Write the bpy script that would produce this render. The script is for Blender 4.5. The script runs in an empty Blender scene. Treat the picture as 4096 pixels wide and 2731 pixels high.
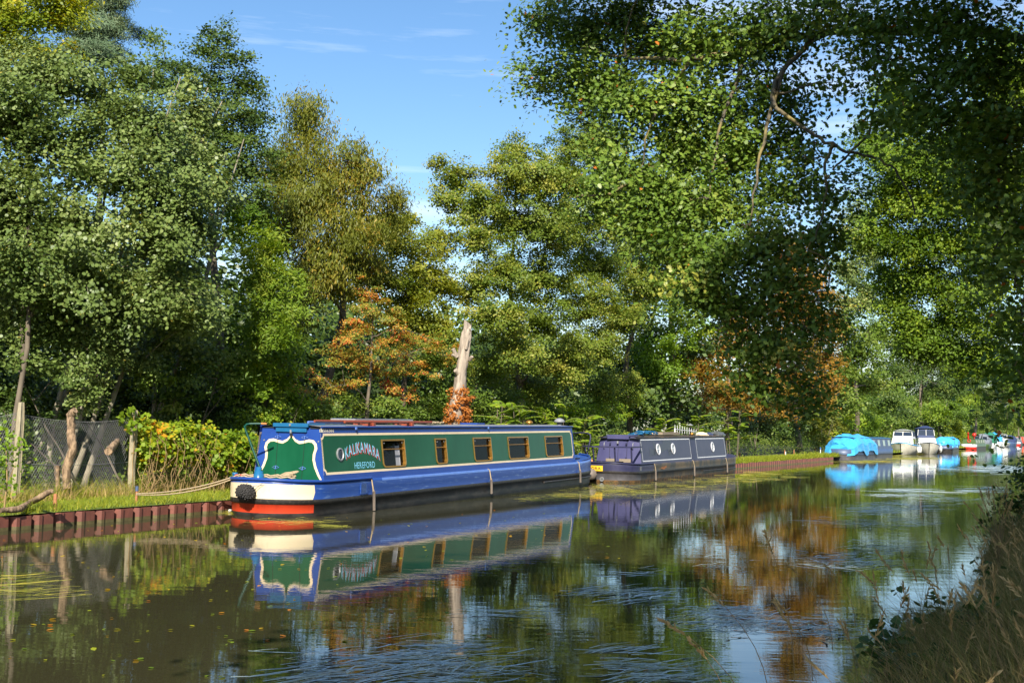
import bpy, bmesh, math, random
import numpy as np
from mathutils import Vector, Matrix
R = math.radians
SC = bpy.context.scene
COL = SC.collection
random.seed(7)

# ------------------------------------------------------------------ camera
FPX, CX, CY = 4850.0, 2048.0, 1365.5          # focal length in pixels of a 4096 wide frame
CAMZ = 1.8
PITCH, ROLL = math.atan(341 / FPX), math.atan(0.021)
_F = Vector((0, math.cos(PITCH), math.sin(PITCH)))
_R0 = Vector((1, 0, 0)); _U0 = Vector((0, -math.sin(PITCH), math.cos(PITCH)))
_R = _R0 * math.cos(ROLL) + _U0 * math.sin(ROLL)
_U = -_R0 * math.sin(ROLL) + _U0 * math.cos(ROLL)
cam_d = bpy.data.cameras.new('camera'); cam = bpy.data.objects.new('camera', cam_d); COL.objects.link(cam)
cam_d.sensor_width = 36.0; cam_d.lens = FPX / 4096 * 36; cam_d.clip_end = 3000; cam_d.clip_start = 0.05
M = Matrix((_R, _U, -_F)).transposed().to_4x4(); M.translation = (0, 0, CAMZ); cam.matrix_world = M
SC.camera = cam

# ------------------------------------------------------------------ light
SUN_AZ, SUN_EL = R(-3.0), R(37.0)               # the sun stands behind the photographer
sdir = Vector((math.sin(SUN_AZ) * math.cos(SUN_EL), -math.cos(SUN_AZ) * math.cos(SUN_EL), math.sin(SUN_EL)))
sl = bpy.data.lights.new('sun', 'SUN'); sl.energy = 4.8; sl.angle = R(0.5); sl.color = (1.0, 0.93, 0.80)
so = bpy.data.objects.new('sun', sl); so.rotation_euler = (-sdir).to_track_quat('-Z', 'Y').to_euler(); so.location = (0, -20, 40)
COL.objects.link(so)
W = bpy.data.worlds.new('World'); SC.world = W; W.use_nodes = True
wn = W.node_tree; bg = wn.nodes['Background']
sky = wn.nodes.new('ShaderNodeTexSky'); sky.sky_type = 'NISHITA'; sky.sun_disc = False
sky.sun_elevation = SUN_EL; sky.sun_rotation = R(180) + SUN_AZ; sky.air_density = 1.0; sky.dust_density = 0.6; sky.ozone_density = 2.2
# thin cirrus streaks in the sky
tc = wn.nodes.new('ShaderNodeTexCoord'); mp = wn.nodes.new('ShaderNodeMapping'); mp.inputs['Scale'].default_value = (1.5, 1.5, 16.0)
mp.inputs['Location'].default_value = (0.2, 0.7, 0.35); mp.inputs['Rotation'].default_value = (0.0, 0.05, 0.0)
nz = wn.nodes.new('ShaderNodeTexNoise'); nz.inputs['Scale'].default_value = 2.1; nz.inputs['Detail'].default_value = 7; nz.inputs['Roughness'].default_value = 0.58
rp = wn.nodes.new('ShaderNodeValToRGB'); rp.color_ramp.elements[0].position = 0.50; rp.color_ramp.elements[1].position = 0.80
rp.color_ramp.elements[1].color = (0.50, 0.50, 0.50, 1)
mx = wn.nodes.new('ShaderNodeMix'); mx.data_type = 'RGBA'; mx.inputs[7].default_value = (8.6, 9.0, 9.4, 1)
wn.links.new(tc.outputs['Generated'], mp.inputs[0]); wn.links.new(mp.outputs[0], nz.inputs['Vector']); wn.links.new(nz.outputs[0], rp.inputs[0])
wn.links.new(rp.outputs[0], mx.inputs[0]); hs = wn.nodes.new('ShaderNodeHueSaturation'); hs.inputs['Saturation'].default_value = 1.18; wn.links.new(sky.outputs[0], hs.inputs['Color']); wn.links.new(hs.outputs[0], mx.inputs[6]); wn.links.new(mx.outputs[2], bg.inputs[0])
bg.inputs[1].default_value = 0.095
SC.view_settings.view_transform = 'Standard'; SC.view_settings.look = 'None'; SC.view_settings.gamma = 1; SC.view_settings.exposure = 0.95
SC.cycles.max_bounces = 8; SC.cycles.diffuse_bounces = 3; SC.cycles.glossy_bounces = 4; SC.cycles.transparent_max_bounces = 12
SC.cycles.transmission_bounces = 4; SC.cycles.caustics_reflective = False; SC.cycles.caustics_refractive = False; SC.cycles.sample_clamp_indirect = 6

# ------------------------------------------------------------------ pixel helpers (photograph pixels, used to survey the place)
def ray(px, py): return _R * ((px - CX) / FPX) - _U * ((py - CY) / FPX) + _F
def G(px, py, z=0.0):
    d = ray(px, py); t = (z - CAMZ) / d.z; return Vector((d.x * t, d.y * t, z))
def AT(px, py, Y):
    d = ray(px, py); t = Y / d.y; return Vector((d.x * t, Y, CAMZ + d.z * t))

# ------------------------------------------------------------------ object helpers
def tag(o, label=None, cat=None, group=None, kind=None):
    if label: o['label'] = label
    if cat: o['category'] = cat
    if group: o['group'] = group
    if kind: o['kind'] = kind
    return o
def empty(name, loc=(0, 0, 0), rz=0.0, label=None, cat=None, group=None):
    o = bpy.data.objects.new(name, None); o.location = loc; o.rotation_euler = (0, 0, rz); o.empty_display_size = 0.2
    COL.objects.link(o); return tag(o, label, cat, group)
def link(name, me, parent=None):
    o = bpy.data.objects.new(name, me); COL.objects.link(o)
    if parent is not None: o.parent = parent
    return o
class MB:
    """collects faces of ONE mesh"""
    def __init__(s): s.v = []; s.f = []; s.m = []; s.sm = []
    def add(s, vs, fs, m=0, sm=False):
        b = len(s.v); s.v.extend([tuple(p) for p in vs])
        for f in fs: s.f.append(tuple(b + i for i in f)); s.m.append(m); s.sm.append(sm)
    def box(s, c, d, m=0, rz=0.0, ry=0.0, taper=1.0):
        x, y, z = d[0] / 2, d[1] / 2, d[2] / 2
        vs = []
        for k in (-1, 1):
            q = taper if k > 0 else 1.0
            vs += [(-x * q, -y * q, z * k), (x * q, -y * q, z * k), (x * q, y * q, z * k), (-x * q, y * q, z * k)]
        mt = Matrix.Rotation(rz, 3, 'Z') @ Matrix.Rotation(ry, 3, 'Y'); cc = Vector(c)
        s.add([mt @ Vector(p) + cc for p in vs], [(3, 2, 1, 0), (4, 5, 6, 7), (0, 1, 5, 4), (1, 2, 6, 5), (2, 3, 7, 6), (3, 0, 4, 7)], m)
    def tube(s, pts, r, n=6, m=0, cap=True, sm=True):
        pts = [Vector(p) for p in pts]; k = len(pts)
        rs = list(r) if hasattr(r, '__len__') else [r] * k
        vs = []; ref = None
        for i, p in enumerate(pts):
            t = (pts[min(i + 1, k - 1)] - pts[max(i - 1, 0)])
            t = t.normalized() if t.length > 1e-9 else Vector((0, 0, 1))
            if ref is None: ref = Vector((0, 0, 1)) if abs(t.z) < 0.9 else Vector((1, 0, 0))
            a = t.cross(ref); a = a.normalized() if a.length > 1e-6 else t.orthogonal().normalized()
            b = t.cross(a).normalized(); ref = -b if b.length else ref
            ref = a.cross(t)
            for j in range(n):
                an = 2 * math.pi * j / n; vs.append(p + (a * math.cos(an) + b * math.sin(an)) * rs[i])
        fs = [(i * n + j, i * n + (j + 1) % n, (i + 1) * n + (j + 1) % n, (i + 1) * n + j) for i in range(k - 1) for j in range(n)]
        s.add(vs, fs, m, sm)
        if cap: s.add(vs[:n], [tuple(range(n))[::-1]], m); s.add(vs[-n:], [tuple(range(n))], m)
    def lathe(s, prof, c=(0, 0, 0), n=14, m=0, axis='z'):
        vs = []
        for (r, z) in prof:
            for j in range(n):
                a = 2 * math.pi * j / n; p = (r * math.cos(a), r * math.sin(a), z)
                if axis == 'y': p = (p[0], p[2], p[1])
                if axis == 'x': p = (p[2], p[0], p[1])
                vs.append((p[0] + c[0], p[1] + c[1], p[2] + c[2]))
        fs = [(i * n + j, i * n + (j + 1) % n, (i + 1) * n + (j + 1) % n, (i + 1) * n + j) for i in range(len(prof) - 1) for j in range(n)]
        s.add(vs, fs, m, True)
        s.add(vs[:n], [tuple(range(n))[::-1]], m); s.add(vs[-n:], [tuple(range(n))], m)
    def poly(s, pts, m=0): s.add(pts, [tuple(range(len(pts)))], m)
    def build(s, name, mats, parent=None, bevel=0.0):
        me = bpy.data.meshes.new(name); me.from_pydata(s.v, [], s.f)
        for mt in (mats if isinstance(mats, (list, tuple)) else [mats]): me.materials.append(mt)
        me.polygons.foreach_set('material_index', s.m); me.polygons.foreach_set('use_smooth', s.sm); me.update()
        o = link(name, me, parent)
        if bevel:
            b = o.modifiers.new('bevel', 'BEVEL'); b.width = bevel; b.segments = 2; b.limit_method = 'ANGLE'; b.angle_limit = R(40)
        return o

# ------------------------------------------------------------------ materials
def newmat(name):
    m = bpy.data.materials.new(name); m.use_nodes = True; nt = m.node_tree
    return m, nt, nt.nodes['Principled BSDF']
def N(nt, t, **kw):
    n = nt.nodes.new(t)
    for k, v in kw.items():
        if k in n.inputs: n.inputs[k].default_value = v
        else: setattr(n, k, v)
    return n
def paint(name, c, rough=0.35, c2=None, scale=6.0, amt=0.5, bump=0.0, stretch=(1, 1, 1), metal=0.0, thr=(0.4, 0.7), coords='Object', spec=0.5):
    """a base colour with a second colour worn in by noise"""
    m, nt, b = newmat(name)
    tcn = N(nt, 'ShaderNodeTexCoord'); mpn = N(nt, 'ShaderNodeMapping'); mpn.inputs['Scale'].default_value = stretch
    nt.links.new(tcn.outputs[coords], mpn.inputs[0])
    nz = N(nt, 'ShaderNodeTexNoise', Scale=scale, Detail=8.0, Roughness=0.62); nt.links.new(mpn.outputs[0], nz.inputs['Vector'])
    rm = N(nt, 'ShaderNodeMapRange'); rm.inputs[1].default_value = thr[0]; rm.inputs[2].default_value = thr[1]; rm.inputs[4].default_value = amt
    nt.links.new(nz.outputs[0], rm.inputs[0])
    mix = N(nt, 'ShaderNodeMix', data_type='RGBA'); mix.inputs[6].default_value = (*c, 1); mix.inputs[7].default_value = (*(c2 or [x * 0.6 for x in c]), 1)
    nt.links.new(rm.outputs[0], mix.inputs[0]); nt.links.new(mix.outputs[2], b.inputs['Base Color'])
    b.inputs['Roughness'].default_value = rough; b.inputs['Metallic'].default_value = metal; b.inputs['Specular IOR Level'].default_value = spec
    if bump:
        bp = N(nt, 'ShaderNodeBump', Strength=bump, Distance=0.02); nt.links.new(nz.outputs[0], bp.inputs['Height']); nt.links.new(bp.outputs[0], b.inputs['Normal'])
    return m
def leafmat(name, cols, trans=0.35, rough=0.5, spec=0.3, gain=1.36, warm=1.08):
    """leaves: colour picked per leaf by the face attribute tint (0..1)"""
    m, nt, b = newmat(name)
    at = N(nt, 'ShaderNodeAttribute', attribute_name='tint'); cr = N(nt, 'ShaderNodeValToRGB')
    el = cr.color_ramp.elements
    while len(el) < len(cols): el.new(0.5)
    for i, c in enumerate(cols): el[i].position = c[0]; el[i].color = (c[1][0] * gain * warm, c[1][1] * gain, c[1][2] * gain * .72, 1)
    nt.links.new(at.outputs['Fac'], cr.inputs[0]); nt.links.new(cr.outputs[0], b.inputs['Base Color'])
    b.inputs['Roughness'].default_value = rough; b.inputs['Specular IOR Level'].default_value = spec
    tr = N(nt, 'ShaderNodeBsdfTranslucent'); hs = N(nt, 'ShaderNodeHueSaturation', Hue=0.485, Saturation=1.1, Value=1.5)
    nt.links.new(cr.outputs[0], hs.inputs['Color']); nt.links.new(hs.outputs[0], tr.inputs[0])
    mx = N(nt, 'ShaderNodeMixShader'); mx.inputs[0].default_value = trans
    nt.links.new(b.outputs[0], mx.inputs[1]); nt.links.new(tr.outputs[0], mx.inputs[2]); nt.links.new(mx.outputs[0], nt.nodes['Material Output'].inputs[0])
    return m

M_ = {}
M_['blue'] = paint('blue_paint', (0.016, 0.052, 0.24), 0.35, (0.024, 0.075, 0.29), 3.0, 0.5, spec=0.2, bump=0.04)
M_['hullblue'] = paint('scuffed_blue_paint', (0.018, 0.062, 0.27), 0.35, (0.22, 0.34, 0.55), 9.0, 0.8, spec=0.25, stretch=(0.25, 1, 2.2), thr=(0.56, 0.76))
M_['ltblue'] = paint('pale_blue_trim', (0.10, 0.19, 0.50), 0.3)
M_['teal'] = paint('teal_blue_paint', (0.012, 0.11, 0.25), 0.3, (0.02, 0.15, 0.3), 5)
M_['green'] = paint('dark_green_paint', (0.005, 0.068, 0.030), 0.3, (0.009, 0.094, 0.044), 1.6, 0.9, spec=0.16, bump=0.05, stretch=(1, 1, .5))
M_['cream'] = paint('cream_paint', (0.78, 0.62, 0.40), 0.4, (0.55, 0.42, 0.27), 5, 0.4)
M_['creamhull'] = paint('weathered_cream_paint', (0.76, 0.63, 0.42), 0.4, (0.45, 0.30, 0.17), 7, 0.55, stretch=(1, 1, 0.4), thr=(0.58, 0.8))
M_['red'] = paint('red_paint', (0.60, 0.052, 0.018), 0.4, (0.30, 0.025, 0.012), 6, 0.5, stretch=(1, 1, 0.35), thr=(0.5, 0.75))
M_['black'] = paint('black_hull_paint', (0.016, 0.015, 0.015), 0.42, (0.085, 0.072, 0.06), 3.5, 0.75, spec=0.3, stretch=(0.6, 1, 1.6), thr=(0.45, 0.75), bump=0.12)
M_['blackrub'] = paint('black_rubbing_strip', (0.022, 0.019, 0.017), 0.5, (0.09, 0.075, 0.06), 14, 0.7, thr=(0.5, 0.75), bump=0.2)
M_['scum'] = paint('algae_waterline', (0.028, 0.030, 0.016), 0.7, (0.09, 0.09, 0.05), 14, 0.7, bump=0.3)
M_['roofgrey'] = paint('grey_roof_paint', (0.22, 0.23, 0.25), 0.55, (0.14, 0.15, 0.15), 3, 0.6)
M_['brass'] = paint('brass_frame', (0.52, 0.27, 0.05), 0.3, (0.25, 0.12, 0.03), 30, 0.6, metal=0.75)
M_['darkgap'] = paint('black_seam', (0.01, 0.012, 0.012), 0.8)
M_['lblue_text'] = paint('sky_blue_letter_paint', (0.22, 0.62, 0.85), 0.4, (0.3, 0.7, 0.9), 9)
M_['red_text'] = paint('red_letter_paint', (0.55, 0.03, 0.02), 0.4)
M_['cream_text'] = paint('cream_letter_paint', (0.8, 0.72, 0.55), 0.4)
M_['brownpole'] = paint('red_brown_paint', (0.26, 0.055, 0.025), 0.4, (0.14, 0.03, 0.015), 8)
M_['rope'] = paint('pale_rope', (0.44, 0.34, 0.21), 0.9, (0.25, 0.18, 0.10), 60, 0.8, bump=0.6)
M_['blackrope'] = paint('black_rope', (0.020, 0.019, 0.019), 0.85, (0.06, 0.055, 0.05), 30, 0.8, bump=0.6)
M_['wire'] = paint('dull_wire', (0.30, 0.30, 0.30), 0.5, (0.10, 0.09, 0.08), 25, 0.6, metal=0.3)
M_['steel'] = paint('galvanised_steel', (0.36, 0.37, 0.38), 0.45, (0.2, 0.19, 0.18), 25, 0.6, metal=0.4)
M_['greenpipe'] = paint('green_tiller_paint', (0.005, 0.06, 0.045), 0.3, spec=0.2)
M_['wood'] = paint('varnished_wood', (0.42, 0.17, 0.035), 0.4, (0.25, 0.09, 0.02), 12)
M_['fenderw'] = paint('weathered_grey_fender', (0.20, 0.16, 0.13), 0.7, (0.08, 0.065, 0.055), 9, 0.8, stretch=(1, 1, 0.3))
M_['purple'] = paint('faded_purple_paint', (0.052, 0.052, 0.135), 0.5, (0.085, 0.085, 0.18), 2.2, 0.7, spec=0.25, stretch=(1, 1, 0.5))
M_['purpledk'] = paint('dark_purple_paint', (0.026, 0.027, 0.066), 0.45, (0.05, 0.048, 0.10), 3, 0.6, spec=0.3)
M_['navyside'] = paint('dull_navy_side_paint', (0.040, 0.041, 0.080), 0.4, (0.058, 0.057, 0.095), 1.5, 0.7, spec=0.25)
M_['navypatch'] = paint('fresh_dark_touch_up_paint', (0.018, 0.014, 0.032), 0.35)
M_['rusthull'] = paint('rusty_black_hull', (0.030, 0.028, 0.026), 0.5, (0.17, 0.105, 0.04), 3.2, 0.9, stretch=(0.9, 1, 0.5), thr=(0.42, 0.70), bump=0.2)
M_['rustlow'] = paint('rusty_algae_hull', (0.035, 0.028, 0.018), 0.6, (0.20, 0.10, 0.03), 6, 0.9, thr=(0.42, 0.66), bump=0.3)
M_['greyhull'] = paint('worn_grey_hull', (0.12, 0.115, 0.125), 0.45, (0.05, 0.045, 0.05), 3, 0.8, stretch=(1, 1, 0.5))
M_['whitetrim'] = paint('white_trim_paint', (0.70, 0.71, 0.74), 0.45, (0.45, 0.40, 0.35), 9, 0.4)
M_['yellow'] = paint('yellow_plate', (0.80, 0.47, 0.03), 0.4, (0.7, 0.40, 0.03), 4)
M_['concrete'] = paint('weathered_concrete', (0.36, 0.31, 0.21), 0.85, (0.20, 0.17, 0.11), 14, 0.8, bump=0.4, stretch=(1, 1, 0.4))
M_['bark'] = paint('grey_brown_bark', (0.15, 0.12, 0.085), 0.9, (0.06, 0.048, 0.035), 9, 0.8, bump=0.7, stretch=(1, 1, 0.25))
M_['lichenbark'] = paint('lichen_covered_bark', (0.10, 0.085, 0.06), 0.9, (0.27, 0.21, 0.07), 4, 0.8, bump=0.7, thr=(0.47, 0.60))
M_['palebark'] = paint('pale_aspen_bark', (0.32, 0.28, 0.20), 0.85, (0.12, 0.10, 0.07), 6, 0.8, bump=0.4, stretch=(1, 1, 0.6))
M_['deadwood'] = paint('bleached_dead_wood', (0.40, 0.33, 0.26), 0.85, (0.15, 0.12, 0.095), 9, 0.9, thr=(0.42, 0.62), bump=0.8, stretch=(1, 1, 0.12))
M_['log'] = paint('peeling_log', (0.34, 0.23, 0.14), 0.9, (0.10, 0.065, 0.038), 16, 0.95, thr=(0.42, 0.6), bump=0.7, stretch=(1, 1, 0.4))
M_['pile'] = paint('red_oxide_steel', (0.20, 0.066, 0.045), 0.6, (0.085, 0.034, 0.026), 4, 0.85, stretch=(1, 1, 0.5), bump=0.15)
M_['pilelow'] = paint('algae_on_steel', (0.12, 0.10, 0.035), 0.7, (0.05, 0.04, 0.02), 10, 0.7, bump=0.3)
M_['peg'] = paint('rusty_post', (0.40, 0.17, 0.07), 0.8, (0.22, 0.08, 0.04), 20, 0.7)
M_['tarp'] = paint('bright_blue_tarpaulin', (0.045, 0.36, 0.72), 0.35, (0.08, 0.45, 0.8), 1.6, 0.6)
M_['gel'] = paint('white_gelcoat', (0.74, 0.74, 0.70), 0.3, (0.55, 0.53, 0.45), 2, 0.4)
M_['gellow'] = paint('stained_white_hull', (0.58, 0.55, 0.45), 0.4, (0.32, 0.28, 0.2), 2, 0.7)
M_['navycanvas'] = paint('navy_canvas', (0.025, 0.04, 0.11), 0.7, (0.04, 0.06, 0.14), 5, 0.6)
M_['bluehull'] = paint('faded_blue_hull', (0.05, 0.085, 0.17), 0.45, (0.09, 0.12, 0.2), 3)
M_['greycanvas'] = paint('grey_canvas', (0.17, 0.19, 0.22), 0.7, (0.11, 0.12, 0.15), 4)
M_['greencanvas'] = paint('green_canvas', (0.02, 0.16, 0.09), 0.7)
M_['olive'] = paint('olive_green_paint', (0.055, 0.10, 0.025), 0.4, (0.08, 0.13, 0.04), 3)
M_['rubber'] = paint('black_rubber', (0.02, 0.02, 0.02), 0.7)
M_['scarlet'] = paint('scarlet_paint', (0.75, 0.03, 0.015), 0.4)
M_['palegreen'] = paint('pale_green_panel', (0.36, 0.46, 0.42), 0.5)
M_['curtain'] = paint('white_curtain', (0.62, 0.63, 0.70), 0.9, (0.45, 0.46, 0.55), 20, 0.6, stretch=(1, 1, 0.1))
M_['inside'] = paint('unlit_cabin_black', (0.018, 0.011, 0.007), 0.9, spec=0.1)
M_['straw'] = paint('dry_stem', (0.30, 0.20, 0.09), 0.9, (0.18, 0.11, 0.05), 12)
M_['solar'] = paint('solar_cells', (0.02, 0.07, 0.20), 0.15, (0.03, 0.1, 0.28), 12)
M_['greybag'] = paint('dark_plastic_bag', (0.06, 0.065, 0.065), 0.35, (0.15, 0.16, 0.17), 12, 0.6, bump=0.6)
M_['timber'] = paint('grey_timber', (0.26, 0.21, 0.15), 0.85, (0.14, 0.11, 0.08), 12, stretch=(0.2, 1, 1))

def glassmat(name, tint=(0.02, 0.02, 0.02), clear=0.6):
    m, nt, b = newmat(name)
    b.inputs['Base Color'].default_value = (*tint, 1); b.inputs['Roughness'].default_value = 0.03; b.inputs['IOR'].default_value = 1.5
    tr = N(nt, 'ShaderNodeBsdfTransparent'); mx = N(nt, 'ShaderNodeMixShader'); mx.inputs[0].default_value = clear
    nt.links.new(b.outputs[0], mx.inputs[1]); nt.links.new(tr.outputs[0], mx.inputs[2]); nt.links.new(mx.outputs[0], nt.nodes['Material Output'].inputs[0])
    return m
M_['glass'] = glassmat('window_glass', (0.008, 0.007, 0.006), 0.72)
M_['darkglass'] = glassmat('dark_window_glass', (0.02, 0.03, 0.05), 0.0)

# leaves
L_ = {}
L_['aspen'] = leafmat('aspen_leaf', [(0, (0.046, 0.085, 0.022)), (0.5, (0.100, 0.150, 0.052)), (0.85, (0.18, 0.225, 0.10)), (1, (0.30, 0.27, 0.07))], 0.28, 0.42)
L_['yellowgreen'] = leafmat('yellow_green_leaf', [(0, (0.07, 0.12, 0.01)), (0.6, (0.17, 0.21, 0.015)), (1, (0.36, 0.29, 0.02))])
L_['pine'] = leafmat('pine_needle', [(0, (0.035, 0.075, 0.05)), (0.6, (0.08, 0.13, 0.09)), (1, (0.13, 0.17, 0.11))], 0.1)
L_['oakdark'] = leafmat('dark_oak_leaf', [(0, (0.024, 0.05, 0.012)), (0.6, (0.06, 0.105, 0.022)), (1, (0.14, 0.17, 0.04))], 0.25)
L_['oak'] = leafmat('oak_leaf', [(0, (0.042, 0.088, 0.016)), (0.5, (0.092, 0.158, 0.030)), (0.90, (0.175, 0.235, 0.06)), (0.975, (0.20, 0.22, 0.05)), (1, (0.36, 0.12, 0.03))], 0.22, 0.42)
L_['oakbright'] = leafmat('sunny_oak_leaf', [(0, (0.05, 0.10, 0.012)), (0.5, (0.10, 0.175, 0.022)), (1, (0.21, 0.275, 0.035))], 0.36)
L_['willow'] = leafmat('willow_leaf', [(0, (0.065, 0.09, 0.012)), (0.5, (0.105, 0.128, 0.022)), (0.85, (0.16, 0.158, 0.026)), (1, (0.26, 0.19, 0.035))], 0.35)
L_['ash'] = leafmat('ash_leaf', [(0, (0.05, 0.11, 0.012)), (0.6, (0.115, 0.19, 0.022)), (1, (0.22, 0.27, 0.045))], 0.4)
L_['green'] = leafmat('mid_green_leaf', [(0, (0.042, 0.085, 0.014)), (0.5, (0.085, 0.14, 0.024)), (1, (0.17, 0.21, 0.05))], 0.32)
L_['alder'] = leafmat('alder_leaf', [(0, (0.048, 0.088, 0.013)), (0.5, (0.10, 0.15, 0.022)), (1, (0.23, 0.235, 0.05))], 0.33)
L_['sallow'] = leafmat('sallow_leaf', [(0, (0.06, 0.10, 0.012)), (0.5, (0.135, 0.17, 0.022)), (1, (0.27, 0.27, 0.05))], 0.36)
L_['haw'] = leafmat('hawthorn_leaf', [(0, (0.06, 0.10, 0.02)), (0.35, (0.13, 0.16, 0.025)), (0.55, (0.25, 0.19, 0.035)), (0.8, (0.36, 0.16, 0.035)), (1, (0.38, 0.05, 0.03))], 0.3)
L_['chestnut'] = leafmat('autumn_chestnut_leaf', [(0, (0.07, 0.09, 0.014)), (0.3, (0.14, 0.12, 0.02)), (0.65, (0.23, 0.13, 0.026)), (1, (0.31, 0.19, 0.04))], 0.4)
L_['shade'] = leafmat('shaded_ivy_leaf', [(0, (0.022, 0.048, 0.012)), (0.6, (0.055, 0.095, 0.02)), (1, (0.11, 0.15, 0.035))], 0.2, 0.4)  # ivy green darkened, shade of understorey and wood put into the colour
L_['bright'] = leafmat('fresh_green_leaf', [(0, (0.065, 0.13, 0.012)), (0.6, (0.14, 0.23, 0.022)), (1, (0.30, 0.32, 0.035))], 0.4)
L_['vine'] = leafmat('autumn_vine_leaf', [(0, (0.07, 0.14, 0.012)), (0.55, (0.16, 0.24, 0.02)), (0.75, (0.34, 0.31, 0.02)), (1, (0.42, 0.17, 0.02))], 0.4)
L_['rustivy'] = leafmat('dead_ivy_leaf', [(0, (0.16, 0.065, 0.02)), (0.6, (0.29, 0.115, 0.03)), (1, (0.38, 0.19, 0.06))], 0.25)
L_['grass'] = leafmat('mown_grass', [(0, (0.10, 0.15, 0.015)), (0.6, (0.19, 0.235, 0.026)), (1, (0.34, 0.32, 0.06))], 0.35, 0.6)
L_['dry'] = leafmat('dry_grass', [(0, (0.08, 0.105, 0.032)), (0.4, (0.19, 0.175, 0.07)), (0.75, (0.33, 0.24, 0.14)), (1, (0.46, 0.35, 0.22))], 0.25, 0.7)
L_['nettle'] = leafmat('nettle_leaf', [(0, (0.02, 0.05, 0.016)), (0.7, (0.05, 0.10, 0.03)), (1, (0.13, 0.15, 0.03))], 0.3)
L_['weedsheen'] = leafmat('sky_sheen_weed_blade', [(0, (0.20, 0.26, 0.34)), (0.6, (0.42, 0.50, 0.66)), (1, (0.60, 0.68, 0.85))], 0.05, 0.2, 1.0, 1.0, 1.0)  # blades paled, the sky's reflection put into their colour
L_['weedgreen'] = leafmat('floating_weed', [(0, (0.10, 0.13, 0.02)), (0.6, (0.26, 0.27, 0.05)), (1, (0.50, 0.42, 0.10))], 0.2, 0.4)

# ------------------------------------------------------------------ foliage tools (numpy)
TEMPL = {
    'oval': [(0, -.5), (.30, -.22), (.33, .12), (0, .5), (-.33, .12), (-.30, -.22)],
    'round': [(0, -.5), (.36, -.30), (.48, .05), (.26, .40), (0, .5), (-.26, .40), (-.48, .05), (-.36, -.30)],
    'oak': [(0, -.5), (.10, -.30), (.26, -.28), (.17, -.10), (.36, 0), (.22, .14), (.34, .32), (.10, .36), (0, .5), (-.12, .38), (-.33, .30), (-.20, .13), (-.37, .02), (-.16, -.10), (-.25, -.27), (-.09, -.31)],
    'lance': [(0, -.5), (.13, -.1), (.09, .25), (0, .5), (-.09, .25), (-.13, -.1)],
    'quad': [(0, -.5), (.36, 0), (0, .5), (-.36, 0)],
    'heart': [(0, -.42), (.22, -.5), (.45, -.3), (.40, .05), (0, .5), (-.40, .05), (-.45, -.3), (-.22, -.5)],
    'needle': [(-.05, -.5), (.05, -.5), (.03, .5), (-.03, .5)],
}
def ngon_mesh(name, verts, k, tint, mat):
    """verts (n*k,3): n faces of k corners each"""
    n = len(verts) // k
    me = bpy.data.meshes.new(name)
    me.vertices.add(n * k); me.vertices.foreach_set('co', np.ascontiguousarray(verts, dtype=np.float32).ravel())
    me.loops.add(n * k); me.loops.foreach_set('vertex_index', np.arange(n * k, dtype=np.int32))
    me.polygons.add(n); me.polygons.foreach_set('loop_start', np.arange(0, n * k, k, dtype=np.int32))
    me.update(calc_edges=True)
    a = me.attributes.new('tint', 'FLOAT', 'FACE'); a.data.foreach_set('value', np.clip(tint, 0, 1).astype(np.float32))
    me.materials.append(mat); return me
def nrmz(a): return a / np.maximum(np.linalg.norm(a, axis=1, keepdims=True), 1e-9)
def leaf_verts(rng, pos, nrm, size, templ, updir=None):
    n = len(pos); t2 = np.array(TEMPL[templ]); k = len(t2)
    nrm = nrmz(nrm)
    rnd = rng.normal(size=(n, 3)) if updir is None else updir + rng.normal(scale=.35, size=(n, 3))
    t = nrmz(np.cross(nrm, rnd)); b = np.cross(nrm, t) * -1
    sz = size * rng.uniform(.55, 1.3, n)
    v = pos[:, None, :] + sz[:, None, None] * (t2[None, :, 0:1] * t[:, None, :] + t2[None, :, 1:2] * b[:, None, :])
    # a light cupping so that leaves are not dead flat
    v += (sz[:, None, None] * .35 * (t2[None, :, 0:1] ** 2)) * nrm[:, None, :]
    return v.reshape(-1, 3), k
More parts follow.
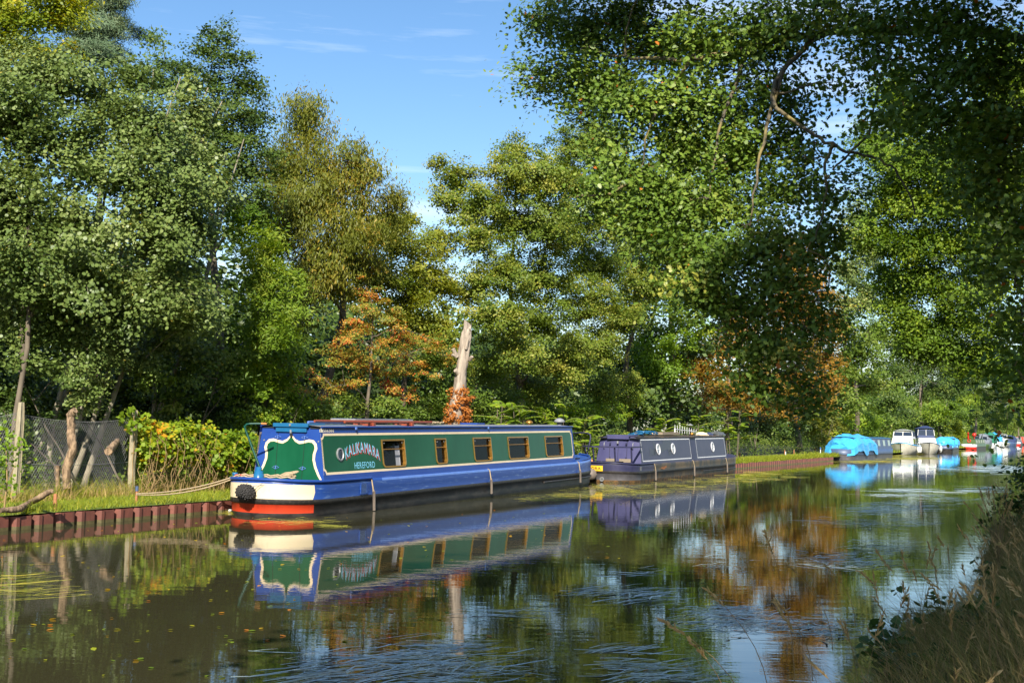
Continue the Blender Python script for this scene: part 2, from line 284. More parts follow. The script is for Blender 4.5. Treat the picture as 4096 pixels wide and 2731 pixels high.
class Crown:
    """collects leaf clumps; every clump is a small spray of leaves round a twig end"""
    def __init__(s, seed): s.rng = np.random.default_rng(seed); s.P = []; s.Nn = []; s.T = []; s.clumps = []
    def clump(s, c, r, n, flat=.6, droop=0.0, tint0=0.0, up=.55, out=None, ts=1.0):
        rng = s.rng; c = np.array(c, dtype=float)
        d = rng.normal(size=(n, 3)) * .5; d[:, 2] *= flat
        p = c + d * r
        if droop: p[:, 2] -= droop * r * (d[:, 0] ** 2 + d[:, 1] ** 2)
        nn = rng.normal(size=(n, 3)) * .42 + rng.normal(size=3) * .38; nn[:, 2] += up; nn += np.array(sdir) * .35      # leaves turn to the light
        if out is not None: nn += np.array(out) * .5
        s.P.append(p); s.Nn.append(nn); s.T.append(np.where(rng.uniform(size=n) < .004, 1.0, np.clip(tint0 + rng.normal(scale=.13 * ts, size=n), 0, .97))); s.clumps.append(c)
    def lobe(s, c, rad, leaves, clump_r=.42, per=70, flat=.6, droop=.15, tint=.42, tv=.16, shell=.55, up=.55, ts=1.0):
        """an ellipsoid of clumps, more of them towards its skin; returns clump centres"""
        rng = s.rng; c = np.array(c); rad = np.array(rad); m = max(1, int(leaves / per)); out = []
        for i in range(m):
            d = rng.normal(size=3); d /= np.linalg.norm(d); q = rng.uniform(0, 1) ** shell
            q *= 1 + rng.normal() * .10
            p = c + d * rad * q
            s.clump(p, clump_r * rng.uniform(.65, 1.35), int(per * rng.uniform(.6, 1.4)), flat, droop, tint + rng.normal() * tv, up, d * .8, ts)
            out.append(p)
        return out
    def mesh(s, name, size, templ, mat, hang=None):
        P = np.concatenate(s.P); Nn = np.concatenate(s.Nn); T = np.concatenate(s.T)
        ud = None if hang is None else np.tile(np.array(hang, dtype=float), (len(P), 1))
        v, k = leaf_verts(s.rng, P, Nn, size, templ, ud)
        return ngon_mesh(name, v, k, T, mat)
def bent(rng, a, b, wob, k=4):
    """a gently curved path from a to b in k steps"""
    a = np.array(a, float); b = np.array(b, float); L = np.linalg.norm(b - a)
    w1, w2, w3 = (rng.normal(size=3) * wob * L * q for q in (.5, .22, .10))
    return [a + (b - a) * t + w1 * math.sin(math.pi * t) + w2 * math.sin(2 * math.pi * t) + w3 * math.sin(4 * math.pi * t) for t in [i / k for i in range(k + 1)]]
def LB(px, py, Y, rx, ry, dz=1.0):
    """crown lobe surveyed from the photograph: centre and real half sizes in metres"""
    c = AT(px, py, Y); a = rx * Y / FPX; h = ry * Y / FPX
    return (np.array(c), np.array([a, min(max(a, h), 2.4) * .85 * dz, h]))
TREES = []
PK = 2.7                                                # leaves per clump
KD = 9.0                                                # overall leaf density
def tree(name, label, cat, group, base, lobes, leafmat_, size, templ, dens, seed, bark='bark', r0=.14, trunk_to=None, stems=1, leader=None,
         clump_r=.42, per=70, flat=.6, droop=.15, tint=.42, tv=.16, shell=.55, limb=.30, twig=.45, up=.55, hang=None, wob=.10, sag=0.0, boughs=(), ts=1.0):
    """one tree: Empty at the foot > trunk (stem, limbs and twigs), crown (leaves)"""
    rng = np.random.default_rng(seed); base = np.array(base, float)
    root = empty(name, tuple(base), 0, label, cat, group)
    cr = Crown(seed + 1); tw = MB(); off = Vector(base)
    top = max(l[0][2] for l in lobes)
    mid = np.mean([l[0] for l in lobes], axis=0)
    if trunk_to is None: trunk_to = np.array([mid[0] * .75 + base[0] * .25, mid[1] * .75 + base[1] * .25, base[2] + (top - base[2]) * .88])
    stemsP = []
    for sN in range(stems):
        e = np.array(trunk_to) + (rng.normal(size=3) * [.9, .5, .4] if stems > 1 else 0)
        b0 = base + (rng.normal(size=3) * [.45, .3, 0] if stems > 1 else 0)
        pts = bent(rng, b0, e, .05, 7)
        rr = [r0 * (1.18 if i == 0 else 1) * (1 - .80 * i / 7) * (.75 if stems > 1 else 1) for i in range(8)]
        tw.tube([Vector(p) - off for p in pts], rr, 8); stemsP += [(p, r) for p, r in zip(pts, rr)]
    ax_ = np.array([p for p, r in stemsP]); dtr = lambda c: np.min(np.linalg.norm(ax_ - c, axis=1))
    nodes = [(p, r, 0.0) for p, r in stemsP]
    for (bp, ra_, rb_) in boughs:
        P = [np.array(AT(*q)) for q in bp]; fine = []
        for i in range(len(P) - 1):
            p0, p1, p2, p3 = P[max(i - 1, 0)], P[i], P[i + 1], P[min(i + 2, len(P) - 1)]
            for k in range(6): t = k / 6; fine.append(.5 * (2 * p1 + (p2 - p0) * t + (2 * p0 - 5 * p1 + 4 * p2 - p3) * t * t + (3 * p1 - p0 - 3 * p2 + p3) * t ** 3) + rng.normal(size=3) * .014)
        fine.append(P[-1]); n_ = len(fine); rr = [ra_ + (rb_ - ra_) * i / (n_ - 1) for i in range(n_)]
        tw.tube([Vector(p) - off for p in fine], rr, 8); nodes += [(p, r, 0.0) for p, r in zip(fine, rr)]
    for (c, rad) in sorted(lobes, key=lambda l: dtr(l[0])):
        area = rad[0] * rad[2] * 3.14
        cl = cr.lobe(c, rad, area * dens * KD, clump_r, per * PK, flat, droop, tint + rng.normal() * .05, tv, shell, up, ts)
        # limb: grows out of the nearest older wood
        best = min(nodes, key=lambda q: np.linalg.norm(q[0] - c) + max(0, q[0][2] - c[2] + .2) * (.4 if sag else 1.5) + q[2] * .25)
        ra = max(.012, min(best[1] * .72, r0 * limb)); K = 8
        pts = bent(rng, best[0], c, wob, K)
        if sag:
            for i in range(1, K): pts[i][2] += sag * math.sin(math.pi * i / K) * np.linalg.norm(c - best[0]) * .25
        rs = [ra * (1 - .62 * i / K) for i in range(K + 1)]
        tw.tube([Vector(p) - off for p in pts], rs, 6)
        ln = best[2] + np.linalg.norm(c - best[0])
        nodes += [(pts[i], rs[i], best[2] + (ln - best[2]) * i / K) for i in range(2, K + 1)]
        for p in cl:
            if rng.uniform() < twig:
                i = int(rng.integers(K // 2, K + 1)); q = pts[i]; w = bent(rng, q, p, .14, 4); rt_ = max(.005, min(rs[i] * .5, .016))
                tw.tube([Vector(x) - off for x in w], [rt_, rt_ * .8, rt_ * .6, rt_ * .45, rt_ * .2], 4, cap=False)
    t = tw.build('trunk', M_[bark], root)
    me = cr.mesh('crown', size, templ, L_[leafmat_], hang)
    co = np.empty(len(me.vertices) * 3, np.float32); me.vertices.foreach_get('co', co); co = co.reshape(-1, 3) - base.astype(np.float32)
    me.vertices.foreach_set('co', co.ravel()); me.update()
    link('crown', me, root)
    TREES.append(root); return root
def bush(name, label, cat, group, base, lobes, leafmat_, size, templ, dens, seed, **kw):
    kw.setdefault('r0', .035); kw.setdefault('stems', 3); kw.setdefault('clump_r', .3)
    return tree(name, label, cat, group, base, lobes, leafmat_, size, templ, dens, seed, **kw)
def blades(rng, base, h, lean, width, seg=2):
    """curved grass blades as strips: verts (n, seg quads)"""
    n = len(base); ang = rng.uniform(0, 2 * math.pi, n); side = np.stack([np.cos(ang), np.sin(ang), np.zeros(n)], 1)
    out = []
    prev = None
    for i in range(seg + 1):
        t = i / seg; c = base + lean * (t ** 1.8)[..., None] if hasattr(t, '__len__') else base + lean * t ** 1.8
        c = c + np.stack([np.zeros(n), np.zeros(n), h * t * (1 - .12 * t)], 1)
        w = width * (1 - .85 * t); l = c - side * w[:, None]; r = c + side * w[:, None]
        if prev is not None: out.append(np.stack([prev[0], prev[1], r, l], 1))
        prev = (l, r)
    return np.stack(out, 1).reshape(-1, 3)      # n*seg quads

# ------------------------------------------------------------------ the setting: water, banks
BD = Vector((.4305, .9026)).normalized()              # direction of the canal
BN = Vector((BD.y, -BD.x))                             # from the far bank towards the camera bank
_b0 = G(914, 2045)
def bank(s, off=0.0):                                  # s metres along the far bank from below the first boat's stern; off > 0 away from the water
    return Vector((_b0.x + BD.x * s - BN.x * off, _b0.y + BD.y * s - BN.y * off))
def s_at(px, off=0.0, z=.25):                          # bank position seen at photograph column px
    lo, hi = -40, 700
    for _ in range(50):
        mid_ = (lo + hi) / 2; p = bank(mid_, off); d = Vector((p.x, p.y, z - CAMZ))
        x = CX + FPX * d.dot(_R) / max(d.dot(_F), .01)
        if d.dot(_F) < .5 or x < px: lo = mid_
        else: hi = mid_
    return mid_
NB0 = Vector((-1.08, 0))                               # near bank edge passes x = -1.75 + .466 y (wavers)
def nbank(y): return NB0.x + .466 * y + .25 * math.sin(y * .55) + .12 * math.sin(y * 1.7)

m, nt, b = newmat('canal_water')
b.inputs['Base Color'].default_value = (0.040, 0.037, 0.018, 1); b.inputs['Roughness'].default_value = 0.015; b.inputs['IOR'].default_value = 1.36
geo = N(nt, 'ShaderNodeTexCoord')
mp1 = N(nt, 'ShaderNodeMapping'); mp1.inputs['Rotation'].default_value = (0, 0, R(-12)); mp1.inputs['Scale'].default_value = (0.75, 2.2, 1)
n1 = N(nt, 'ShaderNodeTexNoise', Scale=1.5, Detail=3.0, Roughness=0.5)
mp2 = N(nt, 'ShaderNodeMapping'); mp2.inputs['Rotation'].default_value = (0, 0, R(9)); mp2.inputs['Scale'].default_value = (0.9, 3.0, 1)
n2 = N(nt, 'ShaderNodeTexNoise', Scale=6.5, Detail=2.0, Roughness=0.5)
n3 = N(nt, 'ShaderNodeTexNoise', Scale=0.16, Detail=2.0)
r3 = N(nt, 'ShaderNodeMapRange'); r3.inputs[1].default_value = .35; r3.inputs[2].default_value = .68; r3.inputs[3].default_value = .35; r3.inputs[4].default_value = 1.25
ad = N(nt, 'ShaderNodeMath', operation='MULTIPLY_ADD'); ad.inputs[1].default_value = .16
mu = N(nt, 'ShaderNodeMath', operation='MULTIPLY')
bp = N(nt, 'ShaderNodeBump', Strength=1.0, Distance=0.0021)
for mm, nn in ((mp1, n1), (mp2, n2)):
    nt.links.new(geo.outputs['Object'], mm.inputs[0]); nt.links.new(mm.outputs[0], nn.inputs['Vector'])
nt.links.new(geo.outputs['Object'], n3.inputs['Vector']); nt.links.new(n3.outputs[0], r3.inputs[0])
nt.links.new(n2.outputs[0], ad.inputs[0]); nt.links.new(n1.outputs[0], ad.inputs[2])
nt.links.new(ad.outputs[0], mu.inputs[0]); nt.links.new(r3.outputs[0], mu.inputs[1])
nt.links.new(mu.outputs[0], bp.inputs['Height']); nt.links.new(bp.outputs[0], b.inputs['Normal'])
M_['water'] = m
wb = MB(); wb.poly([(-500, -120, 0), (900, -120, 0), (900, 1400, 0), (-500, 1400, 0)])
tag(wb.build('water', M_['water']), 'still brown canal water mirroring trees and boats', None, None, 'structure')

def soilmat(name, c1, c2, c3):
    m, nt, b = newmat(name); t = N(nt, 'ShaderNodeTexCoord')
    a = N(nt, 'ShaderNodeTexNoise', Scale=0.9, Detail=6.0); c = N(nt, 'ShaderNodeTexNoise', Scale=26.0, Detail=5.0)
    for q in (a, c): nt.links.new(t.outputs['Object'], q.inputs['Vector'])
    x1 = N(nt, 'ShaderNodeMix', data_type='RGBA'); x1.inputs[6].default_value = (*c1, 1); x1.inputs[7].default_value = (*c2, 1)
    rr = N(nt, 'ShaderNodeMapRange'); rr.inputs[1].default_value = .4; rr.inputs[2].default_value = .65; nt.links.new(a.outputs[0], rr.inputs[0]); nt.links.new(rr.outputs[0], x1.inputs[0])
    x2 = N(nt, 'ShaderNodeMix', data_type='RGBA'); x2.inputs[7].default_value = (*c3, 1); nt.links.new(x1.outputs[2], x2.inputs[6])
    r2 = N(nt, 'ShaderNodeMapRange'); r2.inputs[1].default_value = .5; r2.inputs[2].default_value = .75; r2.inputs[4].default_value = .7; nt.links.new(c.outputs[0], r2.inputs[0]); nt.links.new(r2.outputs[0], x2.inputs[0])
    nt.links.new(x2.outputs[2], b.inputs['Base Color']); b.inputs['Roughness'].default_value = .95
    bp = N(nt, 'ShaderNodeBump', Strength=.6, Distance=.04); nt.links.new(c.outputs[0], bp.inputs['Height']); nt.links.new(bp.outputs[0], b.inputs['Normal'])
    return m
M_['turf'] = soilmat('short_turf', (0.10, 0.145, 0.016), (0.16, 0.20, 0.025), (0.065, 0.095, 0.014))
M_['litter'] = soilmat('leaf_litter', (0.028, 0.028, 0.012), (0.045, 0.036, 0.018), (0.025, 0.032, 0.01))

# far bank ground: mown strip by the water, then leaf litter under the trees to the horizon
TURFW = 3.0
def strip(name, s0, s1, o0, o1, z0, z1, mat, step=2.0, label=None):
    g = MB(); k = max(1, int((s1 - s0) / step)); rng = np.random.default_rng(3)
    for i in range(k + 1):
        s = s0 + (s1 - s0) * i / k
        for j in range(4):
            o = o0 + (o1 - o0) * j / 3; p = bank(s, o); g.v.append((p.x, p.y, z0 + (z1 - z0) * j / 3 + (rng.normal() * .012 if 0 < j < 3 else 0)))
    for i in range(k):
        for j in range(3):
            a = i * 4 + j; g.f.append((a, a + 4, a + 5, a + 1)); g.m.append(0); g.sm.append(True)
    o = g.build(name, mat); tag(o, label, None, None, 'structure'); return o
strip('grass_verge', -40, 620, -.05, TURFW, .235, .30, M_['turf'], 1.5, 'strip of short sunlit grass along the far bank')
strip('woodland_floor', -300, 1200, TURFW - .05, 500, .296, .34, M_['litter'], 20, 'leaf litter ground under the far bank trees')
# near bank ground
g = MB(); ys = [-60, -30, -12, -6, -3] + [i * .75 for i in range(0, 80)] + [60 + i * 12 for i in range(1, 60)]
for y in ys:
    e = nbank(y)
    for (dx, z) in ((-.06, -.5), (0.0, .03), (.35, .16), (1.2, .30), (4, .36), (300, .6)): g.v.append((e + dx, y, z))
for i in range(len(ys) - 1):
    for j in range(5):
        a = i * 6 + j; g.f.append((a, a + 1, a + 7, a + 6)); g.m.append(0); g.sm.append(True)
tag(g.build('towpath_bank', M_['litter']), 'earth bank under the tall grass on the near side', None, None, 'structure')

# sheet piling along the far bank: trapezoid pans, a retaining wall in one piece
def piling(name, s0, s1, zt, label, group=None, seed=1):
    g = MB(); P = .46; n = int((s1 - s0) / P); prof = []
    for i in range(n):
        s = s0 + i * P
        prof += [(s, .0), (s + .035, -.10), (s + .085, -.10), (s + .125, 0.0), (s + .145, .02), (s + .21, .02), (s + .235, 0.0)]
    rng = np.random.default_rng(seed); zs = [-.5, -.02, .055, None]; jig = {}
    for i, (s, o) in enumerate(prof):
        key = i // 14; jig.setdefault(key, rng.normal() * .009)
        for z in zs:
            p = bank(s, -.10 - o); g.v.append((p.x, p.y, zt + jig[key] if z is None else z))
        p = bank(s, -.10 - o + .02); g.v.append((p.x, p.y, zt + jig[key]))
    for i in range(len(prof) - 1):
        for j in range(4):
            a = i * 5 + j; g.f.append((a + 5, a, a + 1, a + 6)); g.m.append(1 if j < 2 else 0); g.sm.append(False)
    return tag(g.build(name, [M_['pile'], M_['pilelow']]), label, 'retaining wall', group)
piling('sheet_piling', -12, 0.6 + s_at(1050), .225, 'long red brown sheet piling edge left of the green narrowboat', 'sheet piling along the far bank')
piling('sheet_piling', s_at(2700), s_at(3330), .25, 'red brown sheet piling edge between the purple narrowboat and the tarpaulin boat', 'sheet piling along the far bank', 5)

# grass of the far bank
rng = np.random.default_rng(11)
def scatter_turf(s0, s1, n, h0, h1, w, o0=.0, o1=TURFW, edge=0.0):
    s = rng.uniform(s0, s1, n); o = o0 + (o1 - o0) * rng.uniform(0, 1, n) ** (1 + edge)
    x = _b0.x + BD.x * s - BN.x * o; y = _b0.y + BD.y * s - BN.y * o
    ba = np.stack([x, y, np.full(n, .235)], 1); ln = rng.normal(size=(n, 3)) * h1 * .5; ln[:, 2] = 0
    return blades(rng, ba, rng.uniform(h0, h1, n), ln, np.full(n, w))
v = np.concatenate([scatter_turf(-9, 3, 16000, .05, .15, .007), scatter_turf(s_at(2850), s_at(3330), 15000, .06, .20, .012), scatter_turf(s_at(3330), 230, 9000, .1, .35, .03),
                    scatter_turf(-9, 3, 3500, .18, .55, .006, 1.75, 2.2), scatter_turf(s_at(2850), s_at(3400), 5000, .15, .4, .014, -.02, .25), scatter_turf(-9, 3, 500, .1, .3, .006, -.05, .15)])
tag(link('bank_grass', ngon_mesh('bank_grass', v, 4, np.repeat(rng.normal(.45, .25, len(v) // 8), 2), L_['grass'])), 'short green grass growing on the far bank', 'grass', None, 'stuff')

# ------------------------------------------------------------------ narrowboats
class Hull:
    """plan and sheer of a narrowboat hull; x = 0 at the end nearest the camera"""
    def __init__(s, L, B, sl, bl, gun, round_=(2.5, .42), far=(2.0, .75)):
        s.L, s.B, s.sl, s.bl, s.gun, s.rd, s.fr = L, B, sl, bl, gun, round_, far
    def hw(s, u):
        if u < s.sl: q = 1 - max(u, 0) / s.sl; return s.B * max(.012, (1 - q ** s.rd[0]) ** s.rd[1])
        if u > s.L - s.bl: q = (u - s.L + s.bl) / s.bl; return s.B * max(.012, (1 - min(q, 1) ** s.fr[0]) ** s.fr[1])
        return s.B
    def cols(s, extra=()):
        us = [s.sl * (1 - math.cos(i * math.pi / 2 / 12)) for i in range(13)]
        m = int((s.L - s.bl - s.sl) / 1.0); us += [s.sl + (s.L - s.bl - s.sl) * i / m for i in range(1, m + 1)]
        us += [s.L - s.bl + s.bl * math.sin(i * math.pi / 2 / 10) for i in range(1, 11)]
        return sorted(set([round(x, 4) for x in us] + list(extra)))
    def sheer(s, u): return s.gun + (.13 * ((u - s.L + s.bl * 1.3) / (s.bl * 1.3)) ** 2 if u > s.L - s.bl * 1.3 else 0) + (.05 * (1 - u / s.sl) ** 2 if u < s.sl else 0)
def hull_mesh(name, H, levels, bandmat, mats, parent, ub=None, deckmat=0, tuck=.0):
    """levels: (z fraction of sheer or absolute, half-width factor, end pull-in)"""
    us = H.cols([ub] if ub else []); g = MB(); n = len(us); ring = [(u, -1) for u in us] + [(u, 1) for u in us[::-1]]
    for (z, wf, pull) in levels:
        for (u, sd) in ring:
            zz = z * H.sheer(u) / H.gun if z > 0 else z
            q = (u / H.L - .5) * 2; uu = u - np.sign(q) * pull * max(0, (abs(q) - .7) / .3) ** 2
            if ub and abs(u - ub) < .9 and sd < 0:
                uu += .07 * math.exp(-((u - ub) / .3) ** 2) * math.sin(math.pi * min(1, max(0, (z % .32) / .32)))
            g.v.append((uu, sd * H.hw(u) * wf, zz))
    m = len(ring)
    for k in range(len(levels) - 1):
        for i in range(m):
            j = (i + 1) % m; a, b2 = k * m, (k + 1) * m
            um = (ring[i][0] + ring[j][0]) / 2
            g.f.append((a + i, a + j, b2 + j, b2 + i)); g.m.append(bandmat(k, um)); g.sm.append(True)
    top = (len(levels) - 1) * m
    for i in range(n - 1):
        g.f.append((top + i, top + i + 1, top + m - 2 - i, top + m - 1 - i)); g.m.append(deckmat); g.sm.append(False)
    return g.build(name, mats, parent)
def rim(g, H, u0, u1, z, r, m=0, n=6, both=True, wf=1.0, k=30):
    """tube following the hull edge from u1 on the near side round the near end to u1 on the far side"""
    us = [u0 + (u1 - u0) * (i / k) ** 1.7 for i in range(k + 1)]
    pts = [(u, -H.hw(u) * wf, z(u)) for u in us[::-1]] + ([(u, H.hw(u) * wf, z(u)) for u in us[1:]] if both else [])
    g.tube(pts, r, n, m)
class Cabin:
    """slab sided cabin with tumblehome; side(u, t) is a point on the near wall, t = 0 at the gunwale, 1 at the roof edge"""
    def __init__(s, u0, u1, yb, yt, zg, zr, rake=.10): s.u0, s.u1, s.yb, s.yt, s.zg, s.zr, s.rake = u0, u1, yb, yt, zg, zr, rake
    def side(s, u, t, off=0.0, sd=-1):
        sl_ = (s.yb - s.yt) / (s.zr - s.zg); nl = math.hypot(1, sl_)
        return Vector((u, sd * (s.yb - (s.yb - s.yt) * t + off / nl), s.zg + (s.zr - s.zg) * t + off * sl_ / nl))
    def t_of(s, z): return (z - s.zg) / (s.zr - s.zg)
    def front(s, y, z, off=0.0):                 # near bulkhead leans back by rake
        return Vector((s.u0 + s.rake * (z - s.zg) / (s.zr - s.zg) - off, y, z))
def frame_strip(g, C, pts, w, off, m=0, d=.012):
    """flat line of width w along (u,t) points on the near wall"""
    for (a, b) in zip(pts[:-1], pts[1:]):
        A, B_ = C.side(*a, off), C.side(*b, off); t = (B_ - A); 
        if t.length < 1e-6: continue
        t.normalize(); nrm = Vector((0, -1, .12)).normalized(); s_ = t.cross(nrm).normalized() * (w / 2)
        A2, B2 = A - t * w * .35, B_ + t * w * .35
        g.add([A2 - s_, B2 - s_, B2 + s_, A2 + s_], [(0, 1, 2, 3)], m)
def place_boat(root, p, ax, pitch=0.0):
    X = Vector((ax.x, ax.y, pitch)).normalized(); Y = Vector((-ax.y, ax.x, 0)).normalized(); Z = X.cross(Y)
    mt = Matrix((X, Y, Z)).transposed().to_4x4(); mt.translation = p; root.matrix_world = mt; return mt
def u_of(px, py, org, ax, ylocal):
    """distance along a boat at photograph column px, on the vertical plane ylocal (near = negative)"""
    d = ray(px, py); n = Vector((-ax.y, ax.x)); o = Vector((org.x, org.y))
    t = (o.dot(n) + ylocal) / (Vector((d.x, d.y)).dot(n)); return (Vector((d.x, d.y)) * t - o).dot(ax)
def text_mesh(chars, name, mat, parent, place, extr=.0, bold=.0):
    """chars: (character, height, matrix) placed on a surface; one mesh for the whole lettering"""
    g = MB()
    for ch, hgt, mt in chars:
        cu = bpy.data.curves.new('letter', 'FONT'); cu.body = ch; cu.size = 1.0; cu.offset = bold; cu.resolution_u = 3
        ob = bpy.data.objects.new('letter', cu); COL.objects.link(ob)
        dg = bpy.context.evaluated_depsgraph_get(); me = ob.evaluated_get(dg).to_mesh()
        vs = [mt @ Vector((v.co.x, v.co.y, 0)) for v in me.vertices]
        g.add([place(p.x, p.y) for p in vs], [tuple(p.vertices) for p in me.polygons])
        ob.evaluated_get(dg).to_mesh_clear(); bpy.data.objects.remove(ob); bpy.data.curves.remove(cu)
    return g.build(name, mat, parent)
_adv = {}
def advance(ch):
    if ch not in _adv:
        cu = bpy.data.curves.new('letter', 'FONT'); cu.body = ch; ob = bpy.data.objects.new('letter', cu); COL.objects.link(ob)
        bpy.context.view_layer.update(); _adv[ch] = ob.dimensions.x; bpy.data.objects.remove(ob); bpy.data.curves.remove(cu)
    return _adv[ch]
def line_of(txt, x0, x1, y, hgt, arch=0.0, sx=None, shift=(0, 0)):
    """letters of txt fitted between x0 and x1; arch lifts the middle"""
    ws = [advance(c) + .13 for c in txt]; tot = sum(ws); k = (x1 - x0) / tot; x = x0; out = []
    capk = hgt / .73
    for c, w in zip(txt, ws):
        xm = (x + w * k / 2 - (x0 + x1) / 2) / ((x1 - x0) / 2)
        yy = y + arch * (1 - xm * xm); sl_ = -2 * arch * xm / ((x1 - x0) / 2)
        mt = Matrix(((k, 0, 0, x + .06 * k + shift[0]), (sl_ * k, capk * (1 - .0 * xm), 0, yy + shift[1]), (0, 0, 1, 0), (0, 0, 0, 1)))
        # letters shear with the arch and stay upright
        out.append((c, hgt, mt)); x += w * k
    return out
def mushroom(parent, c, mat, k=1.0, name='roof_vent'):
    g = MB(); g.lathe([(.05 * k, 0), (.05 * k, .05 * k), (.11 * k, .055 * k), (.115 * k, .075 * k), (.09 * k, .115 * k), (.04 * k, .14 * k), (.005, .145 * k)], c, 14); return g.build(name, M_[mat], parent)

# =============================== the green and blue narrowboat ===============================
A_, B_ = G(1480, 2043), G(2320, 1950)
ax1 = Vector((B_.x - A_.x, B_.y - A_.y)).normalized()
U0 = 1.20
c_ = G(1290, 1930, .64); nl = Vector((-ax1.y, ax1.x))
lat = Vector((A_.x, A_.y)).dot(nl) + .99                     # centre line
org1 = ax1 * (Vector((c_.x, c_.y)).dot(ax1) - U0) + nl * lat + ax1 * .22
boat = empty('narrowboat', (0, 0, 0), 0, 'long narrowboat with green cabin panels, cream lines and a blue hull moored at the bank', 'narrowboat', 'boats moored along the canal')
PT1 = .0092
place_boat(boat, (org1.x, org1.y, -PT1 * U0 - .0), ax1, PT1)
uo = lambda px, py=1800, y=-.78: u_of(px, py, org1, ax1, y)
UE = uo(2297, 1760); LB1 = uo(2350, 1900, -.4)
H1 = Hull(LB1 + .25, 1.02, 1.15, 2.6, .655, (2.3, .50), (2.2, .62))
ub1 = uo(1217, 1965, -1.0) + .42
lv = [(-.4, .80, .25), (-.03, .955, .06), (.055, .962, .05), (.235, .972, .03), (.25, .990, .0), (.315, .990, .0), (.33, .985, 0), (.46, .993, 0), (.60, 1.0, 0), (.655, .985, .0)]
def bm1(k, u):
    if k < 2: return 5 if k == 1 else 6
    if k == 2: return 3 if u < ub1 else 1
    if k in (3, 4, 5): return 2
    if k in (6, 7): return 4 if u < ub1 else 0
    return 0 if k == 8 and u < 3.0 else 7
lv[2] = (.075, .962, .05)
hull = hull_mesh('hull', H1, lv, bm1, [M_['hullblue'], M_['black'], M_['blackrub'], M_['red'], M_['creamhull'], M_['black'], M_['scum'], M_['ltblue']], boat, ub1, 0)
g = MB(); rim(g, H1, 0, uo(1482, 1930, -1.0), lambda u: H1.sheer(u) + .015, .032, 0, 8); g.build('gunwale_rail', M_['blue'], hull)
g = MB(); r0 = uo(2175, 1945, -1.0); g.tube([(r0 + (H1.L - .9 - r0) * i / 8, -H1.hw(r0 + (H1.L - .9 - r0) * i / 8) * .985, .165) for i in range(9)], .028, 6); g.build('rubbing_strip', M_['blackrub'], hull)
# vent grille on the hull
g = MB(); uv = uo(1452, 1955, -1.0)
for i in range(8): g.box((uv, -1.024, .385 + i * .024), (.23, .018, .010), 0)
for sx in (-1, 1): g.box((uv + sx * .125, -1.024, .47), (.02, .022, .22), 1)
g.box((uv, -1.022, .575), (.27, .022, .02), 1); g.box((uv, -1.022, .365), (.27, .022, .02), 1); g.box((uv, -1.018, .47), (.24, .01, .2), 2)
g.build('vent_grille', [M_['ltblue'], M_['hullblue'], M_['darkgap']], hull)
# cabin
C1 = Cabin(U0, UE, .835, .70, .655, 1.70, .09)
win = []
for (a, b2) in ((1527, 1619), (1740, 1785), (1892, 1964), (2030, 2113), (2178, 2249)):
    win.append((uo(a + 5, 1815), uo(b2 + 2, 1815)))
TB, TT = C1.t_of(.865), C1.t_of(1.425)
pu0, pu1 = uo(1286, 1820) + .05, UE - .12
rows = [(0, 'b'), (.115, 'c'), (.160, 'g'), (TB, 'g'), (TT, 'g'), (.850, 'c'), (.895, 'b'), (1.0, 'b')]
ucol = [(U0, 'b'), (pu0, 'c'), (pu0 + .05, 'g')]
for (a, b2) in win: ucol += [(a, 'w'), (b2, 'g')]
ucol += [(pu1 - .05, 'c'), (pu1, 'b'), (UE, 'b')]
def cabin_wall(C, sd, name):
    g = MB(); mats = {'b': 0, 'g': 1, 'c': 2}
    for i in range(len(ucol) - 1):
        for j in range(len(rows) - 1):
            cu, ru = ucol[i][1], rows[j][1]
            if cu == 'w' and j == 3: continue
            k = 'b' if (cu == 'b' or ru == 'b') else 'c' if (cu == 'c' or ru == 'c') else 'g'
            u_a, u_b, t_a, t_b = ucol[i][0], ucol[i + 1][0], rows[j][0], rows[j + 1][0]
            f = lambda u, t: C.side(u + (C.rake * t if u == U0 else 0), t, 0, sd)
            g.add([f(u_a, t_a), f(u_b, t_a), f(u_b, t_b), f(u_a, t_b)], [(0, 1, 2, 3)], mats[k])
    if sd < 0:   # notched panel corners
        for (uc, tc_, su, st) in ((pu0, .115, 1, 1), (pu0, .895, 1, -1), (pu1, .115, -1, 1), (pu1, .895, -1, -1)):
            hgt = C.zr - C.zg; r1, r2 = .085, .135
            arc = lambda r: [(uc + su * r * math.cos(a), tc_ + st * r * math.sin(a) / hgt) for a in [i * math.pi / 12 for i in range(7)]]
            for off, r, mm in ((.003, r2, 2), (.006, r1, 0)):
                pts = [(uc - su * .004, tc_ - st * .004)] + arc(r); P = [C.side(u, t, off) for u, t in pts]
                g.poly(P if su * st < 0 else P[::-1], mm)
    return g.build(name, [M_['blue'], M_['green'], M_['cream']], boat)
cabin = cabin_wall(C1, -1, 'cabin_side'); cabin_wall(C1, 1, 'cabin_side')
# roof with camber and edge rail
g = MB(); K = 8
for i in range(2):
    u = (U0 + C1.rake - .06, UE + .05)[i]
    for j in range(K + 1):
        y = -.735 + 1.47 * j / K; g.v.append((u, y, 1.715 + .045 * (1 - (y / .735) ** 2)))
for j in range(K): g.f.append((j, j + K + 1, j + K + 2, j + 1)); g.m.append(0); g.sm.append(True)
for sd in (-1, 1):
    g.tube([(U0 + C1.rake - .05, sd * .715, 1.712), (UE + .04, sd * .715, 1.712)], .022, 6, 1)
roof = g.build('roof', [M_['roofgrey'], M_['blue']], boat)
for px in (1432, 1960): g = MB(); g.box((uo(px, 1725), -.745, 1.69), (.04, .03, .055), 0); g.build('roof_bracket', M_['ltblue'], roof)
